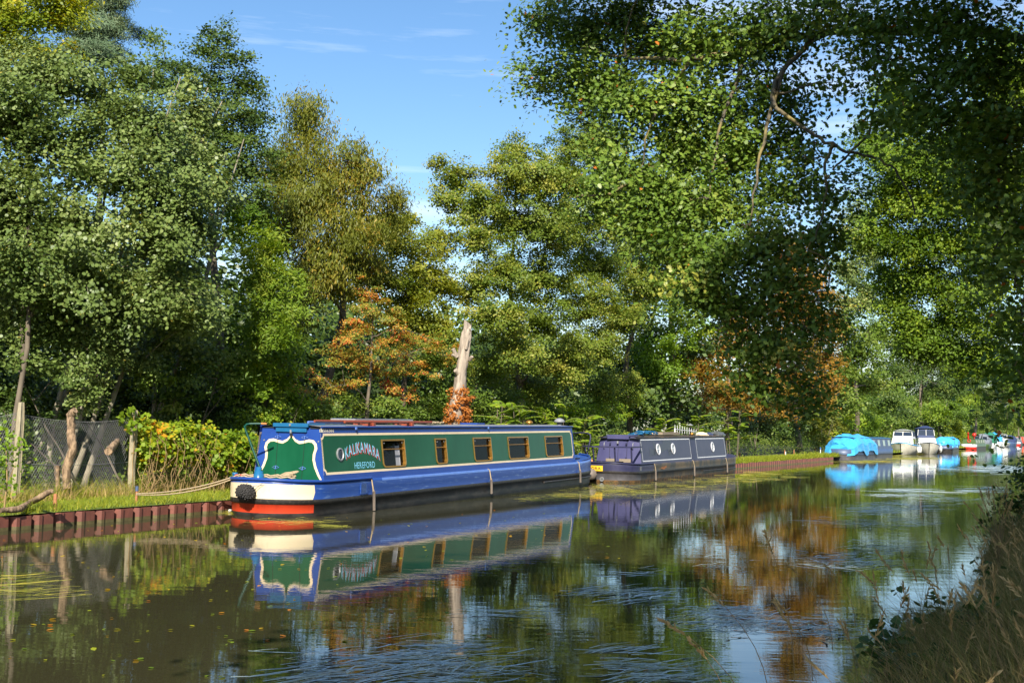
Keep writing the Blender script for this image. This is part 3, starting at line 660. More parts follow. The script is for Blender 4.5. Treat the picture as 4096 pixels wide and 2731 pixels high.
# near bulkhead with the scrolled panel
g = MB(); f = C1.front
g.poly([f(-.835, .655), f(-.70, 1.70), f(.70, 1.70), f(.835, .655)], 0)
oc = [(0, 1.56), (.10, 1.465), (.20, 1.425), (.29, 1.437), (.42, 1.468), (.53, 1.452), (.60, 1.385), (.625, 1.29), (.59, 1.18), (.587, 1.07), (.635, .93), (.715, .78), (.79, .665)]
ic = [(0, 1.52), (.09, 1.42), (.19, 1.372), (.28, 1.382), (.41, 1.412), (.49, 1.402), (.545, 1.355), (.563, 1.29), (.53, 1.18), (.532, 1.06), (.585, .91), (.665, .77), (.745, .665)]
def half(pts, off, m, sgn):
    for (a, b2) in zip(pts[:-1], pts[1:]):
        q = [f(0, a[1], off), f(sgn * a[0], a[1], off), f(sgn * b2[0], b2[1], off), f(0, b2[1], off)]
        if a[0] == 0: q = [q[0]] + q[2:]
        g.poly(q if sgn < 0 else q[::-1], m)
def ribbon(a_, b_, off, m, sgn):
    for k in range(len(a_) - 1):
        q = [f(sgn * b_[k][0], b_[k][1], off), f(sgn * a_[k][0], a_[k][1], off), f(sgn * a_[k + 1][0], a_[k + 1][1], off), f(sgn * b_[k + 1][0], b_[k + 1][1], off)]
        g.poly(q, m)
g2 = g
ys_ = [p[1] for p in ic]
# green field as fan of horizontal slices under the scroll line
def field(sgn):
    pts = [(0, .665)] + [(sgn * y, z) for y, z in ic[::-1]]
    P = [f(y, z, .004) for y, z in pts]; bmq = P if sgn > 0 else P[::-1]; g.poly(bmq, 1)
for sgn in (-1, 1): field(sgn); ribbon(oc, ic, .007, 2, sgn)
bulk = g.build('stern_bulkhead', [M_['blue'], M_['green'], M_['cream']], boat)
for y in (-.315, .315):
    g = MB(); g.tube([f(y, z, .009) for z in (.67, 1.60)], .0045, 4, 0); g.build('door_seam', M_['darkgap'], bulk)
    for z in (.895, 1.50):
        g = MB(); g.tube([f(y - .08, z, .012), f(y, z + .032, .012), f(y + .08, z, .012), f(y, z - .032, .012), f(y - .08, z, .012)], .005, 4, 0)
        g.tube([f(y, z - .034, .015), f(y, z + .034, .015)], .009, 6, 0); g.build('door_hinge', M_['ltblue'], bulk)
for y in (-.64, .64): g = MB(); g.lathe([(.016, 0), (.016, .012)], f(y, 1.43, .014), 8, 0, 'x'); g.build('bolt_head', M_['steel'], bulk)
# hatch
g = MB(); g.box((U0 + .07, 0, 1.655), (.06, .72, .10), 0); g.box((U0 + .34, 0, 1.742), (.66, .82, .075), 0)
g.box((U0 + .06, 0, 1.71), (.03, .76, .02), 1)
for sd in (-1, 1): g.box((U0 + .95, sd * .385, 1.735), (1.1, .035, .05), 0)
hatch = g.build('sliding_hatch', [M_['teal'], M_['darkgap']], boat, .006)
g = MB(); g.box((U0 + .045, 0, 1.60), (.03, .035, .10), 0); g.box((U0 + .035, -.012, 1.555), (.025, .05, .06), 1); g.build('padlock', [M_['steel'], M_['darkgap']], hatch)
g = MB(); g.lathe([(.022, 0), (.022, .015)], (U0 - .005, 0, 1.745), 10, 0, 'x'); g.build('hatch_lock', M_['steel'], hatch)
for sd in (-1, 1): g = MB(); g.box((U0 + .10, sd * .56, 1.695), (.05, .26, .035), 0); g.build('drip_strip', M_['darkgap'], hatch)
# windows: brass frame round a real opening, glass set back, transom
def window(C, parent, a, b2, tb, tt, sd=-1, curtain=False):
    g = MB(); hgt = C.zr - C.zg; r = .075
    def loop(inset, off, rr):
        a1, b1, t0, t1 = a + inset, b2 - inset, tb + inset / hgt, tt - inset / hgt
        pts = [(a1, t1), (b1, t1)] + [(b1 - rr + rr * math.cos(q), t0 + (rr - rr * math.sin(q)) / hgt) for q in [i * math.pi / 12 for i in range(7)]]
        pts += [(a1 + rr - rr * math.sin(q), t0 + (rr - rr * math.cos(q)) / hgt) for q in [i * math.pi / 12 for i in range(7)]]
        return [C.side(u, t, off, sd) for u, t in pts]
    prof = [loop(-.022, .002, .10), loop(-.022, .016, .10), loop(.012, .020, .08), loop(.014, -.055, .078)]; n = len(prof[0])
    for k in range(3):
        for i in range(n):
            j = (i + 1) % n; g.add([prof[k][i], prof[k][j], prof[k + 1][j], prof[k + 1][i]], [(0, 1, 2, 3)], 0)
    tm = tb + (tt - tb) * .66
    P = [C.side(a, tm, -.01, sd), C.side(b2, tm, -.01, sd)]; g.tube(P, .014, 4, 0)
    for u in (a + .10, b2 - .10): g.lathe([(.012, -.004), (.012, .01)], C.side(u, tt - .06 / hgt, .01, sd), 6, 1, 'y')
    fr = g.build('window', [M_['brass'], M_['steel']], parent)
    g = MB(); g.poly(loop(.014, -.045, .078)); g.build('pane', M_['glass'], fr)
    if curtain:
        g = MB(); K = 12
        for i in range(K + 1):
            u = b2 - .26 + .20 * i / K; o = -.10 - .02 * (i % 2)
            for t in (tb, tt - .2 * (tt - tb)): g.v.append(C.side(u, t, o, sd))
        for i in range(K): g.f.append((2 * i, 2 * i + 2, 2 * i + 3, 2 * i + 1)); g.m.append(0); g.sm.append(True)
        g.build('curtain', M_['curtain'], fr)
    return fr
for i, (a, b2) in enumerate(win):
    window(C1, boat, a, b2, TB, TT, -1, i == 0); window(C1, boat, a, b2, TB, TT, 1)
# near-black sheets inside, the unlit room's shade put into their colour; a bulkhead left open behind the last window
g = MB()
for (a, b2) in ((U0 + .3, win[4][0] - .5),):
    g.poly([(a, .15, .3), (b2, .15, .3), (b2, .15, 1.66), (a, .15, 1.66)]); g.poly([(b2, -.6, .3), (b2, .6, .3), (b2, .55, 1.66), (b2, -.55, 1.66)])
g.poly([(U0 + .15, -.8, .25), (UE - .1, -.8, .25), (UE - .1, .8, .25), (U0 + .15, .8, .25)])
g.build('cabin_dark_sheet', M_['inside'], boat)
g = MB(); g.poly([(UE, -.83, .655), (UE, .83, .655), (UE, .70, 1.70), (UE, -.70, 1.70)]); g.build('bow_bulkhead', M_['blue'], boat)
# porthole
def porthole(C, parent, u, t, r, mat, name='porthole', bars=False):
    c = C.side(u, t, 0); g = MB(); K = 20; hgt = C.zr - C.zg
    P = lambda rr, off: [C.side(u + rr * math.cos(q), t + rr * math.sin(q) / hgt, off) for q in [i * 2 * math.pi / K for i in range(K)]]
    L4 = [P(r, .002), P(r, .022), P(r * .82, .030), P(r * .74, .006)]
    for k in range(3):
        for i in range(K):
            j = (i + 1) % K; g.add([L4[k][i], L4[k][j], L4[k + 1][j], L4[k + 1][i]], [(0, 1, 2, 3)], 0, True)
    for i in range(8):
        q = i * math.pi / 4 + .2; g.lathe([(.008, .0), (.008, .008)], C.side(u + r * .9 * math.cos(q), t + r * .9 * math.sin(q) / hgt, .03), 5, 0, 'y')
    fr = g.build(name, M_[mat], parent); g = MB(); g.poly(P(r * .76, .010)[::-1], 0)
    if bars:
        g.tube([C.side(u - r * .74, t, .014), C.side(u + r * .74, t, .014)], .012, 4, 1)
        g.poly([C.side(u + x * r, t + z * r / hgt, .012) for x, z in ((.05, -.55), (.45, -.45), (.5, .1), (.1, .6))], 1)
    g.build('pane', [M_['darkglass'], M_['whitetrim']], fr); return fr
porthole(C1, boat, uo(1362, 1823), C1.t_of(1.165), .133, 'steel')
# lettering
pl = lambda off: (lambda x, y: C1.side(x, C1.t_of(y), off))
x0, x1 = uo(1380, 1815), uo(1519, 1815)
text_mesh(line_of('KALIKAMARA', x0 + .03, x1 + .03, 1.03, .235, .155, shift=(.006, -.024)), 'name_shadow_lettering', M_['red_text'], boat, pl(.004), bold=.004)
text_mesh(line_of('KALIKAMARA', x0, x1, 1.03, .235, .155), 'name_lettering', M_['lblue_text'], boat, pl(.007), bold=.0)
text_mesh(line_of('HEREFORD', uo(1413, 1855), uo(1496, 1855), .865, .135), 'town_lettering', M_['lblue_text'], boat, pl(.006))
text_mesh(line_of('506366', uo(1305, 1725), uo(1349, 1725), 1.615, .065), 'registration_number', M_['cream_text'], boat, pl(.006), bold=.01)
g = MB()
for dx, w, h in ((0, .03, .06), (.045, .05, .075), (.10, .03, .06)):
    P = [C1.side(uo(1291, 1725) + dx + a, C1.t_of(1.612 + b2), .006) for a, b2 in ((0, 0), (w, 0), (w, h), (0, h))]; g.poly(P)
g.build('registration_emblem', M_['cream_text'], boat)
# tiller: swan neck with a wooden handle, rudder post collar
def L1(px, py, u):   # point of the near end at pixel, on the plane x = u of the boat
    d = ray(px, py); o = Vector((org1.x, org1.y)); t = (o.dot(ax1) + u) / Vector((d.x, d.y)).dot(ax1)
    w = d * t + Vector((0, 0, CAMZ)); q = Vector((w.x, w.y)) - o; return Vector((u, q.dot(nl), w.z - PT1 * (u - U0)))
g = MB(); base = L1(1046, 1898, .42)
pts = [base, base + Vector((0, -.0, .06)), L1(1040, 1870, .42), L1(985, 1722, .44), L1(980, 1705, .44), L1(989, 1696, .46), L1(1005, 1694, .50), L1(1048, 1694, .60)]
g.tube(pts, [.026, .026, .024, .021, .021, .021, .020, .020], 8)
til = g.build('tiller', M_['greenpipe'], boat)
g = MB(); g.tube([L1(1046, 1694, .595), L1(1068, 1694.5, .66)], .023, 8); g.build('handle', M_['wood'], til)
g = MB(); c0 = L1(1035, 1919, .42); c0.z = H1.gun - .02
g.lathe([(.10, 0), (.10, .16), (.085, .165), (.085, .22), (.06, .225), (.06, .29), (.02, .30)], c0, 14); g.build('rudder_post', M_['teal'], til)
# dollies (mooring bollards)
for (px, py, u, nm) in ((1160, 1921, .75, 'dolly'), (940, 1921, .55, 'dolly')):
    p = L1(px, py, u); g = MB(); g.lathe([(.05, 0), (.05, .10), (.06, .11), (.055, .14), (.01, .145)], (p.x, p.y, H1.gun), 10); g.build(nm, M_['teal'], boat)
mushroom(roof, (uo(2111, 1705, -.1), -.15, 1.75), 'brass', 1.0); mushroom(roof, (uo(2238, 1705, -.1), -.1, 1.75), 'roofgrey', 1.5)
# far well deck rim
g = MB(); g.tube([(UE + .15, -H1.hw(UE + .15) * .93, H1.sheer(UE) + .02)] + [(UE + (H1.L - UE) * i / 8, -H1.hw(UE + (H1.L - UE) * i / 8) * .93, H1.sheer(UE + (H1.L - UE) * i / 8) + .03) for i in range(1, 9)], .03, 6)
g.box((UE + .7, 0, .70), (1.0, 1.1, .06), 1); g.build('bow_rim', [M_['hullblue'], M_['darkgap']], boat)
MW1 = boat.matrix_world.copy()
def w1(u, y, z): return MW1 @ Vector((u, y, z))

# things carried by the boat
def rope_coil(name, pts, r, mat, label, cat, group=None, bumps=0):
    g = MB(); g.tube(pts, r, 6)
    return tag(g.build(name, M_[mat]), label, cat, group)
rngp = random.Random(4)
pp = [G(505 + 40, 1972, .55)]
stake_top = G(545, 1978, .42); sd_ = w1(.45, .62, .74)
def sagline(a, b, sag, n=14): return [a.lerp(b, i / n) - Vector((0, 0, sag * 4 * (i / n) * (1 - i / n))) for i in range(n + 1)]
g = MB(); g.tube(sagline(stake_top, sd_, .12), .014, 6); g.tube(sagline(stake_top + Vector((0, 0, .02)), sd_ + Vector((0, 0, .03)), .09), .014, 6)
tag(g.build('mooring_rope', M_['rope']), 'pale mooring rope tied from the bank stake to the green narrowboat', 'rope', 'mooring ropes')
pts = []
for i in range(16):
    t = i / 15; pts.append(w1(.38 + .30 * t, .55 - 1.05 * t, .735 + .015 * math.sin(i * 2.1)))
g = MB(); g.tube(pts, .017, 6); g.tube([p + Vector((.01, .03, .035)) for p in pts], .017, 6); g.tube([p + Vector((0, .06, .0)) for p in pts], .017, 6)
kc = L1(1150, 1915, .72); kc.z = .76
for j in range(9):
    a = rngp.uniform(0, 6); P = []
    for i in range(10):
        q = i / 9 * math.pi * 2; P.append(MW1 @ (kc + Vector((.05 * math.cos(q) + .01 * j % .03, .15 * math.cos(q + a * .2) - .02 * j + .06, .035 * math.sin(q) + .008 * j))))
    g.tube(P, .015, 5)
tag(g.build('coiled_rope', M_['rope']), 'pale rope lying coiled over the stern deck in front of the green doors', 'rope')
# stern button fender hung on chains
g = MB(); fc = L1(982, 1970, -.12); fc.z = .475
prof = [(.02, -.225), (.10, -.215), (.155, -.18), (.165, -.10), (.165, .10), (.155, .18), (.10, .215), (.02, .225)]; FS = .80
g.lathe(prof, (0, 0, 0), 18, 0, 'y')
for k in range(11):
    z = -.2 + .04 * k; rr = .168 if abs(z) < .17 else .13
    for j in range(13):
        q = j * 2 * math.pi / 13 + k * .25; c = Vector((rr * math.sin(q), z, rr * math.cos(q)))
        g.lathe([(.004, -.022), (.024, -.012), (.026, .008), (.006, .024)], c, 6, 0, 'y')
for k in range(3):
    for j in range(8):
        q = j * math.pi / 4 + k; rr = .045 + .045 * k; g.lathe([(.004, -.02), (.022, 0), (.004, .02)], (rr * math.sin(q), -.225 + .012 * k, rr * math.cos(q)), 6, 0, 'y')
fo = g.build('button_fender', M_['blackrope']); fo.matrix_world = MW1 @ Matrix.Translation(fc) @ Matrix.Rotation(R(-28), 4, 'Z') @ Matrix.Scale(FS, 4)
tag(fo, 'black knotted rope button fender hanging on chains at the rounded stern', 'fender', 'boat fenders')
g = MB()
def chain(a, b, n):
    for i in range(n):
        p, q = a.lerp(b, i / n), a.lerp(b, (i + .85) / n); s_ = Vector((.012, 0, 0)) if i % 2 else Vector((0, .012, 0))
        g.tube([p - s_ * .2, p + s_ * .8, q + s_ * .8, q, q - s_ * .8, p - s_ * .8], .004, 4, 0)
FM = Matrix.Translation(fc) @ Matrix.Rotation(R(-28), 4, 'Z') @ Matrix.Scale(FS, 4)
for (yl, u, yd) in ((-.2, .42, -.55), (-.12, .22, -.42), (.12, .05, .12), (.2, .1, .3)):
    g = MB(); chain(Vector((u, yd, H1.gun + .05)), FM @ Vector((.05, yl, .13)), 9); ch = g.build('chain', M_['steel'], fo); ch.matrix_parent_inverse = fo.matrix_world.inverted() @ MW1
# side fenders
for px, py, ln, lab in ((1492, 1950, .40, 'grey pole fender hanging by the vent grille of the green narrowboat'), (1962, 1930, .36, 'grey pole fender on a green cord at the middle of the blue hull'), (2318, 1920, .36, 'grey pole fender hanging near the bow of the blue hull')):
    u = uo(px, py, -1.05); zt = .40; w_ = H1.hw(u); y0 = -w_ - .045
    g = MB(); g.tube([(u, y0, zt), (u + .02, y0, zt - .02), (u + .05, y0 - .0, zt - ln)], [.028, .033, .033], 8); rt = g.build('pole_fender', M_['fenderw'])
    rt.matrix_world = MW1; tag(rt, lab, 'fender', 'boat fenders')
    g = MB(); g.tube([(u - .03, -w_ * .96, H1.sheer(u) + .01), (u - .03, -w_ - .012, H1.sheer(u) - .02), (u - .01, y0, zt)], .011, 5); g.tube([(u - .02, -w_ - .012, H1.sheer(u) - .02), (u + .012, y0, zt)], .011, 5); cd = g.build('cord', M_['rope'], rt)
# things on the roof
def on_roof1(name, g, mats, label, cat, group=None, bevel=0):
    o = g.build(name, mats, None, bevel); o.matrix_world = MW1; return tag(o, label, cat, group)
za = 1.80
ua, ub_ = uo(1383, 1708, -.62), uo(1730, 1704, -.62)
g = MB(); g.tube([(ua, -.60, za + .02), (ub_, -.60, za + .02)], .028, 8); on_roof1('boat_pole', g, M_['brownpole'], 'long red brown pole lying near the roof edge', 'pole', 'poles on the roof')
g = MB(); g.tube([(ua - .75, -.35, za + .03), (ub_ - 1.2, -.35, za + .03)], .026, 8); on_roof1('boat_pole', g, M_['brownpole'], 'red brown pole further in on the roof, behind the first', 'pole', 'poles on the roof')
g = MB(); g.tube([(uo(1234, 1703, .1), .1, za + .0), (uo(1420, 1703, .1), .1, za + .0)], .028, 8); on_roof1('boat_pole', g, M_['ltblue'], 'bright blue pole lying on the cabin roof', 'pole', 'poles on the roof')
for px in (1470, 1625):
    u = uo(px, 1710, -.5); g = MB(); g.box((u, -.42, 1.757), (.06, .50, .05)); g.box((u, -.66, 1.77), (.09, .05, .075)); g.box((u, -.2, 1.77), (.09, .05, .075))
    for y in (-.60, -.35): g.box((u, y, 1.782), (.12, .10, .025))
    on_roof1('pole_rest', g, M_['brownpole'], 'red brown wooden rest holding the poles ' + ('nearer the stern' if px == 1470 else 'nearer the bow'), 'rest', 'pole rests on the roof', .004)
u0_, u1_ = uo(1413, 1700, -.2), uo(1629, 1697, -.1)
g = MB(); g.box(((u0_ + u1_) / 2, .05, 1.86), (u1_ - u0_, .62, .045), 0); g.box(((u0_ + u1_) / 2, .05, 1.884), (u1_ - u0_ - .06, .56, .006), 1)
for k in (-1, 1):
    for s_ in (-1, 1): g.box(((u0_ + u1_) / 2 + k * (u1_ - u0_) * .4, .05 + s_ * .25, 1.80), (.05, .05, .09), 0)
on_roof1('solar_panel', g, [M_['steel'], M_['solar']], 'blue solar panel in a silver frame on the roof', 'solar panel')
g = MB(); cu_ = uo(1735, 1702, -.2)
for j in range(12):
    P = [(cu_ + .05 * j - .5 + .16 * math.cos(q), -.2 + .18 * math.sin(q + j), 1.78 + .045 * abs(math.sin(q * 1.5 + j))) for q in [i * .7 for i in range(9)]]
    g.tube(P, .018, 5)
on_roof1('rope_heap', g, M_['rope'], 'heap of pale rope on the grey roof past the poles', 'rope')
g = MB(); g.box((uo(1905, 1702, 0), .1, 1.775), (.5, .5, .05)); on_roof1('roof_hatch_cover', g, M_['blue'], 'low blue cover on the grey roof toward the bow', 'cover', None, .01)
g = MB(); cc = L1(950, 1915, .45); cc.z = .70
g.lathe([(.015, 0), (.05, .02), (.055, .05), (.03, .07)], (cc.x, cc.y, cc.z), 9); g.tube([cc + Vector((0, 0, .05)), cc + Vector((.1, -.15, .06)), cc + Vector((.2, -.3, .03))], .016, 6)
o = g.build('red_float', M_['scarlet']); o.matrix_world = MW1; tag(o, 'small red float lying on the stern deck edge', 'float')

# =============================== the purple narrowboat behind ===============================
A2, B2 = G(2621, 1922.5), G(2910.6, 1895)
ax2 = Vector((B2.x - A2.x, B2.y - A2.y)).normalized(); n2_ = Vector((-ax2.y, ax2.x))
U2 = 1.6; c_ = G(2558, 1853, .60)
org2 = ax2 * (Vector((c_.x, c_.y)).dot(ax2) - U2) + n2_ * (Vector((A2.x, A2.y)).dot(n2_) + .99) - ax2 * .85
boat2 = empty('narrowboat', (0, 0, 0), 0, 'purple and grey narrowboat with round portholes and a yellow name plate', 'narrowboat', 'boats moored along the canal')
place_boat(boat2, (org2.x, org2.y, 0.0), ax2, .006)
MW2 = boat2.matrix_world.copy()
vo = lambda px, py=1800, y=-.80: u_of(px, py, org2, ax2, y)
E2 = vo(2905, 1780); H2 = Hull(vo(2928, 1860, -.55) + .25, 1.02, 1.15, 2.0, .60, (2.6, .48), (2.6, .5))
lv2 = [(-.4, .80, .22), (-.03, .955, .05), (.07, .962, .04), (.27, .972, .02), (.285, .99, 0), (.345, .99, 0), (.36, .985, 0), (.47, .992, 0), (.555, 1.0, 0), (.60, .985, 0)]
us2 = vo(2612, 1880, -1.0)
def bm2(k, u):
    if k < 2: return 3
    if k == 2: return 4 if u < 1.3 else 2
    if k in (3, 4, 5): return 5
    return 0 if u < us2 else 1
hull2 = hull_mesh('hull', H2, lv2, bm2, [M_['purpledk'], M_['rusthull'], M_['rusthull'], M_['rustlow'], M_['greyhull'], M_['blackrub']], boat2, us2, 0)
g = MB(); rim(g, H2, 0, us2, lambda u: H2.sheer(u) + .012, .03, 0, 6); g.build('gunwale_rail', M_['purpledk'], hull2)
g = MB(); g.tube([(us2 + (H2.L - .2 - us2) * i / 12, -H2.hw(us2 + (H2.L - .2 - us2) * i / 12) * .99, .165) for i in range(6, 13)], .026, 6); g.build('rubbing_strip', M_['blackrub'], hull2)
# touched-up orange patch, small vent
g = MB(); up = vo(2650, 1870, -1.02)
for (a, b2, c, d) in ((-.18, .40, .45, .47), (.0, .37, .32, .48), (.25, .42, .2, .50)):
    g.poly([(up + a, -1.0255 - .0, b2), (up + a + c, -1.0255, b2 + .01), (up + a + c * .9, -1.0255, d), (up + a + .06, -1.0255, d - .02)])
g.build('orange_primer_patch', M_['peg'], hull2)
g = MB(); uq = 1.05
for i in range(5): g.box((uq, -H2.hw(uq) - .004, .40 + i * .027), (.12, .018, .011), 0)
g.build('hull_vent', M_['steel'], hull2)
C2 = Cabin(U2, E2, .845, .715, .60, 1.50, .10)
hw_ = lambda z: .845 - .13 * (z - .60) / .9
# near bulkhead curved outward, with doors
g = MB(); K = 12
for i in range(K + 1):
    y = -1 + 2 * i / K; bul = -.10 * (1 - y * y)
    for z, q in ((.60, 0), (1.05, .5), (1.42, .93), (1.50, 1.0)): g.v.append((U2 + bul + .10 * q, y * hw_(z), z + (.05 * (1 - y * y) if z > 1.45 else 0)))
for i in range(K):
    for j in range(3): a = i * 4 + j; g.f.append((a + 4, a, a + 1, a + 5)); g.m.append(0); g.sm.append(True)
bulk2 = g.build('stern_bulkhead', [M_['purple']], boat2)
g = MB()
for y in (-.32, .32, .0): g.tube([(U2 - .105 * (1 - (y / .84) ** 2) - .004, y, .64), (U2 - .10 * (1 - (y / .84) ** 2) + .085, y, 1.42)], .006, 4, 0)
for y, z in ((-.3, .78), (.3, .78), (-.3, 1.28), (.3, 1.28)): g.box((U2 - .06, y, z), (.03, .05, .07), 1)
for y in (-.55, .52): g.tube([(U2 - .05, y, 1.12), (U2 - .09, y, 1.14), (U2 - .07, y, 1.30), (U2 - .02, y, 1.32)], .012, 5, 2)
g.box((U2 - .10, .0, 1.33), (.05, .05, .09), 2); g.box((U2 - .11, -.28, .70), (.03, .42, .12), 3); g.box((U2 - .11, .26, .70), (.03, .34, .12), 3)
g.build('stern_door', [M_['darkgap'], M_['purpledk'], M_['steel'], M_['timber']], bulk2)
g = MB(); g.box((U2 - .02, 0, 1.50), (.16, .80, .12), 0); g.box((U2 + .35, 0, 1.565), (.9, .86, .05), 0)
for sd in (-1, 1): g.box((U2 + .02, sd * .60, 1.475), (.18, .36, .035), 1)
g.build('sliding_hatch', [M_['purple'], M_['darkgap']], boat2, .01)
# side wall, side hatch recess, white framed panels
g = MB()
for sd in (-1, 1):
    g.poly([C2.side(U2, 0, 0, sd), C2.side(E2, 0, 0, sd), C2.side(E2, 1, 0, sd), C2.side(U2 + .1, 1, 0, sd)], 0)
g.poly([(E2, -.845, .60), (E2, .845, .60), (E2, .715, 1.5), (E2, -.715, 1.5)], 0)
side2 = g.build('cabin_side', [M_['navyside']], boat2)
g = MB()
pA, pB = vo(2566, 1790), vo(2763, 1790); pC, pD = vo(2788, 1780), vo(2907, 1780) - .25
for a, b2 in ((pA + .08, pB), (pC, pD)):
    frame_strip(g, C2, [(a, .10), (b2, .10), (b2, .92), (a, .92), (a, .10)], .034, .006)
g.build('white_panel_line', M_['whitetrim'], side2)
g = MB(); rr_ = random.Random(3)
def blot(u0, u1, t0, t1, n=4):
    for i in range(n):
        a, b2 = u0 + (u1 - u0) * i / n, u0 + (u1 - u0) * (i + 1) / n
        lo, hi = t0 + rr_.uniform(-.08, .12), t1 + rr_.uniform(-.10, .04)
        g.poly([C2.side(a, lo, .004), C2.side(b2, lo + rr_.uniform(-.05, .05), .004), C2.side(b2, hi + rr_.uniform(-.03, .03), .004), C2.side(a, hi, .004)])
po = [vo(2635, 1794), vo(2694.5, 1790), vo(2852, 1778)]
blot(po[0] - .95, po[0] - .18, .30, .62); blot(po[0] - .50, po[0] - .12, .25, .82, 2); blot(po[0] + .10, po[1] - .15, .42, .84, 3); blot(po[1] - .55, po[1] - .20, .18, .55, 2)
g.build('touch_up_patch', M_['navypatch'], side2)
for p_ in po: porthole(C2, boat2, p_, .53, .205, 'whitetrim', 'porthole', True)
g = MB(); a, b2 = pB + .12, pC - .12
g.box(((a + b2) / 2, -.728, 1.475), (b2 - a, .08, .05), 1); g.poly([C2.side(a, .02, .005), C2.side(b2, .02, .005), C2.side(b2, .94, .005), C2.side(a, .94, .005)], 0)
g.build('side_hatch', [M_['purpledk'], M_['darkgap']], side2)
g = MB(); K = 8
for u in (U2 + .04, E2 + .04):
    for j in range(K + 1): y = -.75 + 1.5 * j / K; g.v.append((u, y, 1.512 + .05 * (1 - (y / .75) ** 2)))
for j in range(K): g.f.append((j, j + K + 1, j + K + 2, j + 1)); g.m.append(0); g.sm.append(True)
for sd in (-1, 1): g.tube([(U2 + .06, sd * .725, 1.508), (E2 + .03, sd * .725, 1.508)], .024, 6, 0)
roof2 = g.build('roof', M_['rusthull'], boat2)
# stern rail
g = MB(); rz_ = 1.19
rp_ = [(U2 - .05, -.86, rz_), (.55, -.84, rz_), (.05, -.45, rz_), (.0, .35, rz_), (.30, .80, rz_), (1.0, .88, rz_)]
for (p, q) in zip(rp_[:-1], rp_[1:]):
    P, Q = Vector(p), Vector(q); d = (Q - P); g.box((P + Q) / 2, (d.length + .03, .06, .05), 0, math.atan2(d.y, d.x))
for (x, y) in ((.60, -.83), (.08, -.42), (.03, .35), (.5, .83)):
    g.tube([(x + .14, y * .97, .62), (x, y, rz_)], .03, 4)
g.build('stern_rail', M_['purpledk'], boat2)
# swan neck tiller
def L2(px, py, u):
    d = ray(px, py); o = Vector((org2.x, org2.y)); t = (o.dot(ax2) + u) / Vector((d.x, d.y)).dot(ax2)
    w = d * t + Vector((0, 0, CAMZ)); q = Vector((w.x, w.y)) - o; return Vector((u, q.dot(n2_), w.z))
g = MB(); g.tube([L2(2362, 1838, .35), L2(2352, 1832, .33), L2(2349, 1818, .33), L2(2363, 1750, .40), L2(2361, 1738, .42), L2(2350, 1732, .46), L2(2330, 1731, .55), L2(2296, 1731, .7)], .024, 8); til2 = g.build('tiller', M_['purpledk'], boat2)
g = MB(); p = L2(2368, 1840, .36); g.lathe([(.07, -.06), (.07, 0), (.10, .01), (.10, .05), (.05, .06), (.05, .09)], (p.x, p.y, .66), 12); g.build('rudder_post', M_['wood'], til2)
# name plate on the stern with its lettering: wraps round the curved stern
def stern_pt(y, z, off=.0):
    lo, hi = 0.0, H2.sl
    for _ in range(30):
        m_ = (lo + hi) / 2
        if H2.hw(m_) < abs(y): lo = m_
        else: hi = m_
    return Vector((lo - off, y, z))
yr = L2(2423, 1873, .25).y; yl_ = yr + 1.0
g = MB(); K = 14
def arc_u(y): return stern_pt(y, 0, .03)
for i in range(K + 1):
    y = yr + (yl_ - yr) * i / K
    for z in (.375, .555): p = arc_u(y); g.v.append((p.x, y, z))
for i in range(K): g.f.append((2 * i + 2, 2 * i, 2 * i + 1, 2 * i + 3)); g.m.append(0); g.sm.append(True)
plate = g.build('name_plate', M_['yellow'], boat2)
def place_plate(x, y):   # x runs from the viewer's left (far) to right
    yy = yl_ - x; p = stern_pt(yy, 0, .036); return Vector((p.x, yy, .375 + y))
text_mesh(line_of('PANDORA', .06, .94, .045, .092), 'name_lettering', M_['darkgap'], plate, place_plate, bold=.008)
def on2(name, g, mats, label, cat, group=None, bevel=0):
    o = g.build(name, mats, None, bevel); o.matrix_world = MW2; return tag(o, label, cat, group)
g = MB(); rt = random.Random(8)
for j in range(9):
    u = .62 + .05 * j; y = .42 - .09 * j
    g.tube([(u + .1 * math.cos(q), y + .12 * math.sin(q * 1.3 + j), .645 + .03 * abs(math.sin(q + j))) for q in [i * .6 for i in range(10)]], .016, 5)
on2('coiled_rope', g, M_['blackrope'], 'dark rope lying coiled on the stern deck of the purple narrowboat', 'rope')
# roof clutter
g = MB(); u = vo(2560, 1722, -.3)
for j in range(7):
    g.tube([(u + .25 * j - .3 + .35 * math.cos(q), -.25 + .28 * math.sin(q + j), 1.60 + .03 * j % .1 + .04 * math.sin(2 * q + j)) for q in [i * .75 for i in range(9)]], .018, 5)
on2('hose', g, M_['teal'], 'loose coils of turquoise hose on the purple boat roof', 'hose')
g = MB(); u0_, u1_ = vo(2636, 1722, -.3), vo(2705, 1715, -.3)
g.box(((u0_ + u1_) / 2, -.25, 1.61), (u1_ - u0_, .40, .04)); 
for sd in (-1, 1): g.box(((u0_ + u1_) / 2, -.25 + sd * .19, 1.655), (u1_ - u0_, .02, .06))
g.box((u0_ + .02, -.25, 1.655), (.02, .4, .06)); g.box((u1_ - .02, -.25, 1.655), (.02, .4, .06))
on2('timber_tray', g, M_['timber'], 'shallow grey timber tray on the purple boat roof', 'tray')
g = MB(); a0, a1 = vo(2700, 1708, -.3), vo(2785, 1708, -.3); 
g.tube([(a0, -.3, 1.80), (a1, -.3, 1.70)], .014, 6)
for i in range(10):
    t = i / 9; u = a0 + (a1 - a0) * t; z = 1.80 - .10 * t; h = .17 - .07 * t; g.tube([(u, -.3, z - h), (u, -.3, z + h)], .010, 5)
for du in (-.05, .05): g.tube([(a0 + du, -.3, 1.60), (a0 + du, -.3, 1.84)], .012, 5)
